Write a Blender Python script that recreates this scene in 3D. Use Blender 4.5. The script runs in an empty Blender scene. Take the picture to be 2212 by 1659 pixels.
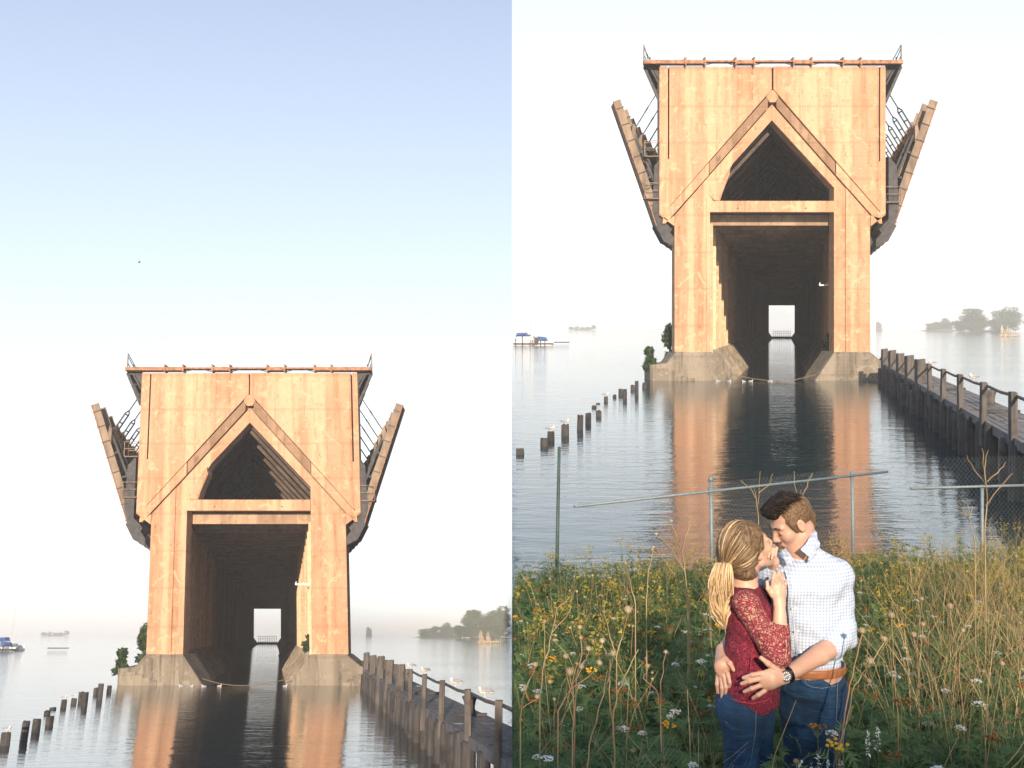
import bpy, bmesh, math, random
import numpy as np
from mathutils import Matrix, Vector, noise as mnoise

R = math.radians
scene = bpy.context.scene
COL = scene.collection
random.seed(7)

# ------------------------------------------------------------------ camera
# The photograph is a pair of views of one harbour.  Two harbour basins are built side by side:
# the right-hand basin is level; the left-hand basin lies beyond x < 0 and falls away from the viewer.
F_PX, W_PX, H_PX = 2130.0, 2212.0, 1659.0
HZ = 707.0                                   # picture row of the right-hand basin's horizon
H_RIGHT, H_LEFT = 4.35, 3.89                 # eye height above each basin's water
FALL = math.atan((1368.0 - HZ) / F_PX)       # slope of the left-hand basin
cam_data = bpy.data.cameras.new('camera')
cam = bpy.data.objects.new('camera', cam_data)
COL.objects.link(cam)
cam.location = (0, 0, H_RIGHT)
cam.rotation_euler = (R(90), 0, 0)
cam_data.sensor_width = 36.0
cam_data.lens = 36.0 * F_PX / W_PX
cam_data.shift_y = -(H_PX / 2 - HZ) / W_PX
cam_data.clip_start = 0.05
cam_data.clip_end = 9000
scene.camera = cam

# ------------------------------------------------------------------ light
SUN_EL, SUN_AZ = R(22.0), R(0.5)            # azimuth: to the right of straight behind the viewer
to_sun = Vector((math.sin(SUN_AZ) * math.cos(SUN_EL), -math.cos(SUN_AZ) * math.cos(SUN_EL), math.sin(SUN_EL)))
sd = bpy.data.lights.new('sun', 'SUN')
sd.energy = 2.75
sd.angle = R(0.6)
sd.color = (1.0, 0.78, 0.58)
sun = bpy.data.objects.new('sun', sd)
COL.objects.link(sun)
sun.rotation_euler = (-to_sun).to_track_quat('-Z', 'Y').to_euler()

world = bpy.data.worlds.new('World')
scene.world = world
world.use_nodes = True
wn, wl = world.node_tree.nodes, world.node_tree.links
wn.clear()
w_out = wn.new('ShaderNodeOutputWorld')
w_bg = wn.new('ShaderNodeBackground')
w_bg.inputs['Strength'].default_value = 0.084
w_sky = wn.new('ShaderNodeTexSky')
w_sky.sky_type = 'NISHITA'
w_sky.sun_disc = False
w_sky.sun_elevation = SUN_EL
w_sky.sun_rotation = math.atan2(to_sun.x, to_sun.y)
w_sky.air_density = 1.0
w_sky.dust_density = 1.0
w_sky.ozone_density = 3.5
# the sky over the left-hand basin stands square to that basin
w_tc = wn.new('ShaderNodeTexCoord')
w_rot = wn.new('ShaderNodeVectorRotate')
w_rot.rotation_type = 'X_AXIS'
w_rot.inputs['Angle'].default_value = FALL
w_sep = wn.new('ShaderNodeSeparateXYZ')
w_l = wn.new('ShaderNodeMath'); w_l.operation = 'LESS_THAN'; w_l.inputs[1].default_value = 0.0
w_f = wn.new('ShaderNodeMath'); w_f.operation = 'GREATER_THAN'; w_f.inputs[1].default_value = 0.0
w_m = wn.new('ShaderNodeMath'); w_m.operation = 'MULTIPLY'
w_mix = wn.new('ShaderNodeMix'); w_mix.data_type = 'VECTOR'
wl.new(w_tc.outputs['Generated'], w_rot.inputs['Vector'])
wl.new(w_tc.outputs['Generated'], w_sep.inputs[0])
wl.new(w_sep.outputs['X'], w_l.inputs[0])
wl.new(w_sep.outputs['Y'], w_f.inputs[0])
wl.new(w_l.outputs[0], w_m.inputs[0]); wl.new(w_f.outputs[0], w_m.inputs[1])
wl.new(w_m.outputs[0], w_mix.inputs['Factor'])
wl.new(w_tc.outputs['Generated'], w_mix.inputs[4])
wl.new(w_rot.outputs['Vector'], w_mix.inputs[5])
wl.new(w_mix.outputs[1], w_sky.inputs['Vector'])
w_hs = wn.new('ShaderNodeHueSaturation')          # thin morning veil: paler than a clear sky
w_hs.inputs['Hue'].default_value = 0.504
w_hs.inputs['Saturation'].default_value = 0.60
w_hs.inputs['Value'].default_value = 1.0
wl.new(w_sky.outputs['Color'], w_hs.inputs['Color'])
# soft shoulder on the bright end of the sky, as on the film of the photograph
w_sc = wn.new('ShaderNodeSeparateColor'); w_cc = wn.new('ShaderNodeCombineColor')
wl.new(w_hs.outputs['Color'], w_sc.inputs[0])
for w_i in range(3):
    w_prev = w_sc.outputs[w_i]
    for w_op, w_a, w_b in (('DIVIDE', None, 3.0), ('POWER', None, 1.3), ('MULTIPLY', None, -1.0), ('POWER', 2.718282, None), ('SUBTRACT', 1.0, None), ('MULTIPLY', None, 6.0)):
        w_n = wn.new('ShaderNodeMath'); w_n.operation = w_op
        if w_a is not None: w_n.inputs[0].default_value = w_a; wl.new(w_prev, w_n.inputs[1])
        else: w_n.inputs[1].default_value = w_b; wl.new(w_prev, w_n.inputs[0])
        w_prev = w_n.outputs[0]
    wl.new(w_prev, w_cc.inputs[w_i])
wl.new(w_cc.outputs[0], w_bg.inputs['Color'])
wl.new(w_bg.outputs[0], w_out.inputs['Surface'])

scene.view_settings.view_transform = 'Standard'
scene.view_settings.look = 'None'
scene.view_settings.gamma = 1.0
scene.view_settings.exposure = 1.5
scene.render.engine = 'CYCLES'
scene.cycles.use_denoising = True
try:
    scene.cycles.denoiser = 'OPENIMAGEDENOISE'
except Exception:
    pass
scene.cycles.use_adaptive_sampling = True
scene.cycles.adaptive_threshold = 0.02
scene.cycles.max_bounces = 8
scene.cycles.diffuse_bounces = 5
scene.cycles.glossy_bounces = 3
scene.cycles.transmission_bounces = 3
scene.cycles.volume_bounces = 2
scene.cycles.transparent_max_bounces = 8

# ------------------------------------------------------------------ frames
RIGHT = Matrix.Identity(4)
LEFT = Matrix.Translation((0, 0, H_RIGHT)) @ Matrix.Rotation(-FALL, 4, 'X') @ Matrix.Translation((0, 0, -H_LEFT))
HAZE = 0.0005


def px(u, v, y):
    """a point of the right-hand basin at distance y, from its place in the photograph"""
    return Vector(((u - W_PX / 2) / F_PX * y, y, H_RIGHT - (v - HZ) / F_PX * y))


# ------------------------------------------------------------------ mesh helpers
class MB:
    def __init__(self):
        self.v, self.f = [], []

    def add(self, vs, fs):
        n = len(self.v)
        self.v.extend([tuple(p) for p in vs])
        self.f.extend([tuple(i + n for i in q) for q in fs])
        return self

    def box(self, x0, x1, y0, y1, z0, z1):
        return self.add([(x0, y0, z0), (x1, y0, z0), (x1, y1, z0), (x0, y1, z0), (x0, y0, z1), (x1, y0, z1), (x1, y1, z1), (x0, y1, z1)],
                        [(0, 3, 2, 1), (4, 5, 6, 7), (0, 1, 5, 4), (1, 2, 6, 5), (2, 3, 7, 6), (3, 0, 4, 7)])

    def prism(self, poly, y0, y1, k=0.0):
        n = len(poly)
        vs = [(x + k * y0, y0, z) for x, z in poly] + [(x + k * y1, y1, z) for x, z in poly]
        fs = [tuple(range(n)), tuple(range(2 * n - 1, n - 1, -1))]
        fs += [(i, i + n, (i + 1) % n + n, (i + 1) % n) for i in range(n)]
        return self.add(vs, fs)

    def tube(self, pts, r, n=6, cap=True):
        pts = [Vector(p) for p in pts]
        m = len(pts)
        rs = list(r) if hasattr(r, '__len__') else [r] * m
        vs, fs = [], []
        up = Vector((0.0, 0.0, 1.0))
        t0 = (pts[1] - pts[0]).normalized()
        if abs(t0.dot(up)) > 0.9:
            up = Vector((1.0, 0.0, 0.0))
        a = t0.cross(up).normalized()
        for i, p in enumerate(pts):
            t = (pts[min(i + 1, m - 1)] - pts[max(i - 1, 0)])
            t = t.normalized() if t.length > 1e-9 else t0
            a = (a - t * a.dot(t))
            a = a.normalized() if a.length > 1e-6 else t.orthogonal().normalized()
            b = t.cross(a)
            for j in range(n):
                an = 2 * math.pi * j / n
                vs.append(p + (a * math.cos(an) + b * math.sin(an)) * rs[i])
        for i in range(m - 1):
            for j in range(n):
                j2 = (j + 1) % n
                fs.append((i * n + j, i * n + j2, (i + 1) * n + j2, (i + 1) * n + j))
        if cap:
            fs.append(tuple(range(n - 1, -1, -1)))
            fs.append(tuple(range((m - 1) * n, m * n)))
        return self.add(vs, fs)

    def bar(self, p0, p1, w, h, up=(0, 0, 1)):
        p0, p1 = Vector(p0), Vector(p1)
        t = (p1 - p0).normalized()
        u = Vector(up)
        if abs(t.dot(u)) > 0.95:
            u = Vector((0, 1, 0))
        a = t.cross(u).normalized() * (w / 2)
        b = a.cross(t).normalized() * (h / 2)
        vs = [p + q for p in (p0, p1) for q in (-a - b, a - b, a + b, -a + b)]
        return self.add(vs, [(0, 1, 2, 3), (7, 6, 5, 4), (0, 4, 5, 1), (1, 5, 6, 2), (2, 6, 7, 3), (3, 7, 4, 0)])

    def lathe(self, prof, n=12, c=(0, 0, 0)):
        vs, fs = [], []
        for r, z in prof:
            for j in range(n):
                a = 2 * math.pi * j / n
                vs.append((c[0] + r * math.cos(a), c[1] + r * math.sin(a), c[2] + z))
        m = len(prof)
        for i in range(m - 1):
            for j in range(n):
                j2 = (j + 1) % n
                fs.append((i * n + j, i * n + j2, (i + 1) * n + j2, (i + 1) * n + j))
        fs.append(tuple(range(n - 1, -1, -1)))
        fs.append(tuple(range((m - 1) * n, m * n)))
        return self.add(vs, fs)

    def ball(self, c, r, n=10, m=6):
        r = r if hasattr(r, '__len__') else (r, r, r)
        vs, fs = [], []
        for i in range(1, m):
            t = math.pi * i / m
            for j in range(n):
                a = 2 * math.pi * j / n
                vs.append((c[0] + r[0] * math.sin(t) * math.cos(a), c[1] + r[1] * math.sin(t) * math.sin(a), c[2] + r[2] * math.cos(t)))
        top = len(vs); vs.append((c[0], c[1], c[2] + r[2])); vs.append((c[0], c[1], c[2] - r[2]))
        for i in range(m - 2):
            for j in range(n):
                j2 = (j + 1) % n
                fs.append((i * n + j, (i + 1) * n + j, (i + 1) * n + j2, i * n + j2))
        for j in range(n):
            j2 = (j + 1) % n
            fs.append((top, j, j2)); fs.append((top + 1, (m - 2) * n + j2, (m - 2) * n + j))
        return self.add(vs, fs)

    def mesh(self, name, mat, smooth=False, bevel=0.0):
        me = bpy.data.meshes.new(name)
        me.from_pydata(self.v, [], self.f)
        bm = bmesh.new(); bm.from_mesh(me)
        bmesh.ops.recalc_face_normals(bm, faces=bm.faces)
        if bevel:
            bmesh.ops.bevel(bm, geom=[e for e in bm.edges], offset=bevel, segments=1, affect='EDGES', clamp_overlap=True)
        bm.to_mesh(me); bm.free()
        if mat:
            me.materials.append(mat)
        if smooth:
            me.polygons.foreach_set('use_smooth', [True] * len(me.polygons))
        return me

    def build(self, name, mat, parent=None, loc=(0, 0, 0), smooth=False, bevel=0.0):
        return link(name, self.mesh(name, mat, smooth, bevel), parent, loc)


def link(name, me, parent=None, loc=(0, 0, 0), rot=None):
    o = bpy.data.objects.new(name, me)
    COL.objects.link(o)
    if parent:
        o.parent = parent
    o.location = loc
    if rot:
        o.rotation_euler = rot
    return o


def np_mesh(name, verts, faces, mat, smooth=False):
    """verts (n,3), faces (m,k) as arrays"""
    me = bpy.data.meshes.new(name)
    verts = np.asarray(verts, dtype=np.float32); faces = np.asarray(faces, dtype=np.int32)
    m, k = faces.shape
    me.vertices.add(len(verts)); me.vertices.foreach_set('co', verts.ravel())
    me.loops.add(m * k); me.loops.foreach_set('vertex_index', faces.ravel())
    me.polygons.add(m)
    me.polygons.foreach_set('loop_start', np.arange(0, m * k, k, dtype=np.int32))
    me.polygons.foreach_set('loop_total', np.full(m, k, dtype=np.int32))
    if smooth:
        me.polygons.foreach_set('use_smooth', np.ones(m, dtype=bool))
    me.update(calc_edges=True)
    me.validate()
    if mat:
        me.materials.append(mat)
    return me


def place(o, frame, loc=(0, 0, 0), rotz=0.0):
    o.matrix_world = frame @ Matrix.Translation(loc) @ Matrix.Rotation(rotz, 4, 'Z')
    return o


def tag(o, label, cat, group=None, kind=None):
    if label: o['label'] = label
    if cat: o['category'] = cat
    if group: o['group'] = group
    if kind: o['kind'] = kind
    return o


def thing(name, label, cat, frame=RIGHT, loc=(0, 0, 0), rotz=0.0, group=None):
    o = bpy.data.objects.new(name, None)
    o.empty_display_size = 0.2
    COL.objects.link(o)
    place(o, frame, loc, rotz)
    return tag(o, label, cat, group)


# ------------------------------------------------------------------ materials
def new_mat(name):
    m = bpy.data.materials.new(name)
    m.use_nodes = True
    nt = m.node_tree
    return m, nt, nt.nodes['Principled BSDF'], nt.nodes['Material Output']


class NT:
    """small node helper"""
    def __init__(self, nt, rand=True):
        self.nt = nt
        self.tc = nt.nodes.new('ShaderNodeTexCoord')
        self.vec = self.tc.outputs['Object']
        if rand:
            oi = nt.nodes.new('ShaderNodeObjectInfo')
            ml = nt.nodes.new('ShaderNodeMath'); ml.operation = 'MULTIPLY'; ml.inputs[1].default_value = 37.0
            nt.links.new(oi.outputs['Random'], ml.inputs[0])
            ad = nt.nodes.new('ShaderNodeVectorMath'); ad.operation = 'ADD'
            nt.links.new(self.vec, ad.inputs[0]); nt.links.new(ml.outputs[0], ad.inputs[1])
            self.vec = ad.outputs[0]
            self.rand = oi.outputs['Random']

    def L(self, a, b): self.nt.links.new(a, b)

    def scaled(self, s):
        mp = self.nt.nodes.new('ShaderNodeMapping'); mp.inputs['Scale'].default_value = s
        self.L(self.vec, mp.inputs['Vector']); return mp.outputs[0]

    def noise(self, s=(1, 1, 1), scale=1.0, detail=4.0, rough=0.55, dist=0.0):
        n = self.nt.nodes.new('ShaderNodeTexNoise')
        n.inputs['Scale'].default_value = scale; n.inputs['Detail'].default_value = detail
        n.inputs['Roughness'].default_value = rough; n.inputs['Distortion'].default_value = dist
        self.L(self.scaled(s), n.inputs['Vector']); return n.outputs['Fac']

    def wave(self, s=(1, 1, 1), scale=1.0, dist=0.0, direction='X', detail=2.0, profile='SIN'):
        n = self.nt.nodes.new('ShaderNodeTexWave'); n.bands_direction = direction; n.wave_profile = profile
        n.inputs['Scale'].default_value = scale; n.inputs['Distortion'].default_value = dist; n.inputs['Detail'].default_value = detail
        self.L(self.scaled(s), n.inputs['Vector']); return n.outputs['Fac']

    def voronoi(self, s=(1, 1, 1), scale=1.0, feature='F1', out='Distance'):
        n = self.nt.nodes.new('ShaderNodeTexVoronoi'); n.feature = feature
        n.inputs['Scale'].default_value = scale
        self.L(self.scaled(s), n.inputs['Vector']); return n.outputs[out]

    def ramp(self, fac, stops):
        r = self.nt.nodes.new('ShaderNodeValToRGB')
        e = r.color_ramp.elements
        while len(e) < len(stops): e.new(0.5)
        for i, (p, c) in enumerate(stops):
            e[i].position = p; e[i].color = (*c, 1) if len(c) == 3 else c
        self.L(fac, r.inputs['Fac']); return r.outputs['Color']

    def val(self, fac, a, b, lo=0.0, hi=1.0):
        n = self.nt.nodes.new('ShaderNodeMapRange')
        n.inputs['From Min'].default_value = a; n.inputs['From Max'].default_value = b
        n.inputs['To Min'].default_value = lo; n.inputs['To Max'].default_value = hi
        self.L(fac, n.inputs['Value']); return n.outputs[0]

    def mix(self, fac, a, b, mode='MIX'):
        n = self.nt.nodes.new('ShaderNodeMix'); n.data_type = 'RGBA'; n.blend_type = mode
        if isinstance(fac, (int, float)): n.inputs[0].default_value = fac
        else: self.L(fac, n.inputs[0])
        for i, x in ((6, a), (7, b)):
            if isinstance(x, tuple): n.inputs[i].default_value = (*x, 1)
            else: self.L(x, n.inputs[i])
        return n.outputs[2]

    def math(self, op, a, b=0.0):
        n = self.nt.nodes.new('ShaderNodeMath'); n.operation = op
        for i, x in enumerate((a, b)):
            if isinstance(x, (int, float)): n.inputs[i].default_value = x
            else: self.L(x, n.inputs[i])
        return n.outputs[0]

    def bump(self, h, strength=0.3, dist=0.02, normal=None):
        n = self.nt.nodes.new('ShaderNodeBump'); n.inputs['Strength'].default_value = strength; n.inputs['Distance'].default_value = dist
        self.L(h, n.inputs['Height'])
        if normal is not None: self.L(normal, n.inputs['Normal'])
        return n.outputs[0]


def simple(name, col, rough=0.8, var=0.25, scale=6.0, bump=0.2, bdist=0.01, metal=0.0, s=(1, 1, 1)):
    m, nt, p, _ = new_mat(name)
    n = NT(nt)
    f = n.noise(s, scale, 5.0)
    d = tuple(max(0.0, c * (1 - var)) for c in col); b = tuple(min(1.0, c * (1 + var)) for c in col)
    n.L(n.ramp(f, [(0.3, d), (0.7, b)]), p.inputs['Base Color'])
    p.inputs['Roughness'].default_value = rough; p.inputs['Metallic'].default_value = metal
    if bump:
        n.L(n.bump(n.noise(s, scale * 3, 4.0), bump, bdist), p.inputs['Normal'])
    return m


def concrete(name, base, light, stain, stain_amt=0.6, rand=False):
    m, nt, p, _ = new_mat(name)
    n = NT(nt, rand)
    cl = n.noise((1, 1, 1), 0.35, 6.0, 0.6)
    col = n.ramp(cl, [(0.25, base), (0.75, light)])
    bands = n.noise((0.55, 0.55, 0.015), 1.0, 2.0, 0.4)                     # pours and boards
    rr = n.noise((3.4, 3.4, 0.07), 1.0, 5.0, 0.6)
    col = n.mix(n.math('MULTIPLY', n.val(rr, 0.60, 0.74), stain_amt), col, tuple(c * 0.6 for c in stain))
    col = n.mix(n.val(bands, 0.50, 0.58), col, tuple(min(1, c * 1.14) for c in light))
    st = n.noise((1.9, 1.9, 0.10), 1.0, 8.0, 0.7)                            # rust runs
    col = n.mix(n.math('MULTIPLY', n.val(st, 0.50, 0.66), stain_amt), col, stain)
    bl = n.noise((1, 1, 1), 0.9, 8.0, 0.7, 1.2)
    col = n.mix(n.math('MULTIPLY', n.val(bl, 0.54, 0.62), 0.7), col, tuple(min(1, c * 1.32) for c in light))
    dk = n.noise((1, 1, 0.6), 2.6, 8.0, 0.75)
    col = n.mix(n.math('MULTIPLY', n.val(dk, 0.56, 0.72), 0.75), col, tuple(c * 0.45 for c in stain))
    ln = n.wave((0, 0, 1), 0.105, 0.5, 'Z', 3.0)                               # pour lines
    col = n.mix(n.math('MULTIPLY', n.val(ln, 0.975, 0.998), 0.16), col, tuple(c * 0.55 for c in stain))
    ck = n.math('ABSOLUTE', n.math('SUBTRACT', n.noise((1, 1, 0.5), 0.45, 7.0, 0.6, 0.8), 0.5))
    col = n.mix(n.math('MULTIPLY', n.val(ck, 0.0035, 0.0008), 0.35), col, tuple(c * 0.35 for c in stain))
    n.L(col, p.inputs['Base Color'])
    p.inputs['Roughness'].default_value = 0.9
    h = n.math('ADD', n.noise((1, 1, 1), 7.0, 8.0, 0.65), n.math('MULTIPLY', n.wave((0, 0, 1), 1.1, 0.6, 'Z'), 0.25))
    n.L(n.bump(h, 0.35, 0.05), p.inputs['Normal'])
    return m


def timber(name, dark, light, wet=False):
    m, nt, p, _ = new_mat(name)
    n = NT(nt)
    g = n.noise((14, 14, 0.9), 1.0, 6.0, 0.65)
    col = n.ramp(g, [(0.3, dark), (0.7, light)])
    b = n.noise((1, 1, 1), 1.6, 5.0)
    col = n.mix(n.val(b, 0.5, 0.7), col, tuple(c * 0.55 for c in dark))
    n.L(col, p.inputs['Base Color'])
    p.inputs['Roughness'].default_value = 0.45 if wet else 0.85
    n.L(n.bump(g, 0.5, 0.02), p.inputs['Normal'])
    return m


M = {}
M['concrete'] = concrete('weathered concrete', (0.39, 0.215, 0.122), (0.50, 0.302, 0.188), (0.27, 0.12, 0.052), 0.6)
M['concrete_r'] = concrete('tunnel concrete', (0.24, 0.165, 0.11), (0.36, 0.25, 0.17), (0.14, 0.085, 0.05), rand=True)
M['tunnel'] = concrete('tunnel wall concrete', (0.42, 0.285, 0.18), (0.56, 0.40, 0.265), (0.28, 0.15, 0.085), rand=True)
M['sooty_shade'] = concrete('ore-stained shade-dark hopper concrete', (0.055, 0.042, 0.034), (0.085, 0.064, 0.05), (0.04, 0.026, 0.018), rand=True)  # ore-stained tone taken darker still, standing in for the hopper's shade
M['footing'] = concrete('mossy shade-dark footing concrete', (0.135, 0.118, 0.092), (0.21, 0.185, 0.145), (0.075, 0.065, 0.045), 0.9, rand=True)  # mossy grey, made darker still in place of shade on the dock base
M['coping'] = concrete('brown gable coping', (0.20, 0.125, 0.075), (0.27, 0.175, 0.11), (0.14, 0.075, 0.035))
M['rust'] = simple('rusty girder', (0.30, 0.16, 0.09), 0.85, 0.45, 3.0)
M['steel'] = simple('weathered steel plate', (0.20, 0.15, 0.105), 0.75, 0.45, 1.5, s=(1, 1, 0.4))
M['dark'] = simple('dark steel', (0.045, 0.045, 0.05), 0.7, 0.5, 3.0)
M['deckwood'] = timber('grey deck timber', (0.085, 0.082, 0.082), (0.21, 0.205, 0.205))
M['pile'] = timber('shade-dark old pile timber', (0.022, 0.022, 0.023), (0.075, 0.072, 0.07))  # timber tone darkened in place of the shade the pier lies in
M['post'] = timber('weathered shade-dark post timber', (0.048, 0.044, 0.041), (0.13, 0.12, 0.11))  # weathered grey, albedo lowered to stand for shade over the pier
M['pipe'] = simple('dark handrail pipe', (0.07, 0.055, 0.05), 0.6, 0.4, 8.0)
M['white'] = simple('white paint', (0.72, 0.72, 0.72), 0.5, 0.1, 3.0)
M['blue'] = simple('blue canvas', (0.02, 0.08, 0.26), 0.8, 0.2, 3.0)
M['galv'] = simple('galvanised pipe', (0.17, 0.215, 0.24), 0.6, 0.2, 20.0, metal=0.3)
M['greenpost'] = simple('green fence post', (0.03, 0.055, 0.052), 0.6, 0.4, 4.0)
M['soil'] = simple('bank soil', (0.045, 0.05, 0.025), 0.95, 0.5, 2.0, 0.5, 0.05)
M['rock'] = simple('shore rock', (0.10, 0.09, 0.075), 0.95, 0.4, 0.3, 0.5, 0.2)
M['gull'] = simple('shade-dulled white feathers', (0.58, 0.58, 0.58), 0.8, 0.08, 9.0, 0)  # white dulled to grey, shade on the gulls put into the colour
M['gullgrey'] = simple('grey feathers', (0.28, 0.30, 0.33), 0.8, 0.15, 9.0, 0)
M['beak'] = simple('yellow beak', (0.45, 0.28, 0.05), 0.6, 0.1, 9.0, 0)
M['rope'] = simple('rope', (0.16, 0.12, 0.07), 0.9, 0.3, 20.0)
M['mastal'] = simple('aluminium mast', (0.45, 0.46, 0.47), 0.4, 0.1, 3.0, 0)
M['palepile'] = timber('bleached pile timber', (0.30, 0.24, 0.16), (0.60, 0.50, 0.36))


def leaf_mat(name, c1, c2, scale=3.0, trans=0.25):
    m, nt, p, out = new_mat(name)
    n = NT(nt, False)
    col = n.ramp(n.noise((1, 1, 1), scale, 3.0), [(0.3, c1), (0.7, c2)])
    n.L(col, p.inputs['Base Color'])
    p.inputs['Roughness'].default_value = 0.75
    p.inputs['Specular IOR Level'].default_value = 0.2
    if trans:
        t = nt.nodes.new('ShaderNodeBsdfTranslucent')
        n.L(col, t.inputs['Color'])
        mx = nt.nodes.new('ShaderNodeMixShader'); mx.inputs[0].default_value = trans
        n.L(p.outputs[0], mx.inputs[1]); n.L(t.outputs[0], mx.inputs[2]); n.L(mx.outputs[0], out.inputs['Surface'])
    return m


M['tree'] = leaf_mat('island tree leaves', (0.035, 0.07, 0.022), (0.085, 0.14, 0.045), 0.15)
M['bush'] = leaf_mat('bush leaves', (0.025, 0.05, 0.022), (0.06, 0.11, 0.045), 2.0)
M['bark'] = simple('bark', (0.09, 0.07, 0.05), 0.95, 0.3, 4.0)


def water_mat():
    m, nt, p, _ = new_mat('lake water')
    n = NT(nt, False)
    p.inputs['Base Color'].default_value = (0.008, 0.030, 0.038, 1)
    p.inputs['Roughness'].default_value = 0.05
    p.inputs['IOR'].default_value = 1.6
    a = n.noise((0.45, 1.3, 1), 1.0, 3.0, 0.55, 0.3)
    b = n.noise((2.0, 5.0, 1), 1.0, 3.0, 0.6, 0.2)
    calm = n.val(n.noise((0.05, 0.05, 1), 1.0, 2.0), 0.3, 0.7, 0.45, 1.1)
    h = n.math('ADD', n.math('MULTIPLY', a, 0.65), n.math('MULTIPLY', b, 0.22))
    n.L(n.bump(n.math('MULTIPLY', h, calm), 1.0, 0.052), p.inputs['Normal'])
    return m


M['water'] = water_mat()

# ------------------------------------------------------------------ water
wb = MB().add([(-2600, 0, 0), (0.0, 0, 0), (0.0, 4200, 0), (-2600, 4200, 0)], [(0, 1, 2, 3)])
o = place(wb.build('water', M['water']), LEFT); tag(o, None, None, kind='structure')
wb = MB().add([(0, 13, 0), (2600, 13, 0), (2600, 4200, 0), (0, 4200, 0)], [(0, 1, 2, 3)])
o = place(wb.build('water', M['water']), RIGHT); tag(o, None, None, kind='structure')

# ------------------------------------------------------------------ ore dock
BAY = 3.66
LEN = 310.0


def gz(x):            # lower edge of the upper wall panels, along the gable
    return 23.80 - 1.14 * abs(x)


MESH = {}
MESH['column'] = MB().box(-0.26, 0.27, -0.3, 0.3, 2.2, 13.0).mesh('column', M['tunnel'])
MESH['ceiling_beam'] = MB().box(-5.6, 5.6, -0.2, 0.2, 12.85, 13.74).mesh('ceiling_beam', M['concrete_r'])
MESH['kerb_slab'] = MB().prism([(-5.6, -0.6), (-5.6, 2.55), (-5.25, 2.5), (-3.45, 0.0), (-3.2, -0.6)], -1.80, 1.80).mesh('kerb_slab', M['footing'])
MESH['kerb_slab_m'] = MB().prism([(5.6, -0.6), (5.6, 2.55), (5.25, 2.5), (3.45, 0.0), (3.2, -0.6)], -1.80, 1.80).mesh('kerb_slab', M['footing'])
_r = MB()
for s_ in (-1, 1):
    _r.prism([(0, 21.2), (s_ * 5.5, 15.25), (s_ * 5.5, 14.85), (0, 20.8)], -0.2, 0.2)
MESH['gable_rib'] = _r.mesh('gable_rib', M['sooty_shade'])


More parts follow.
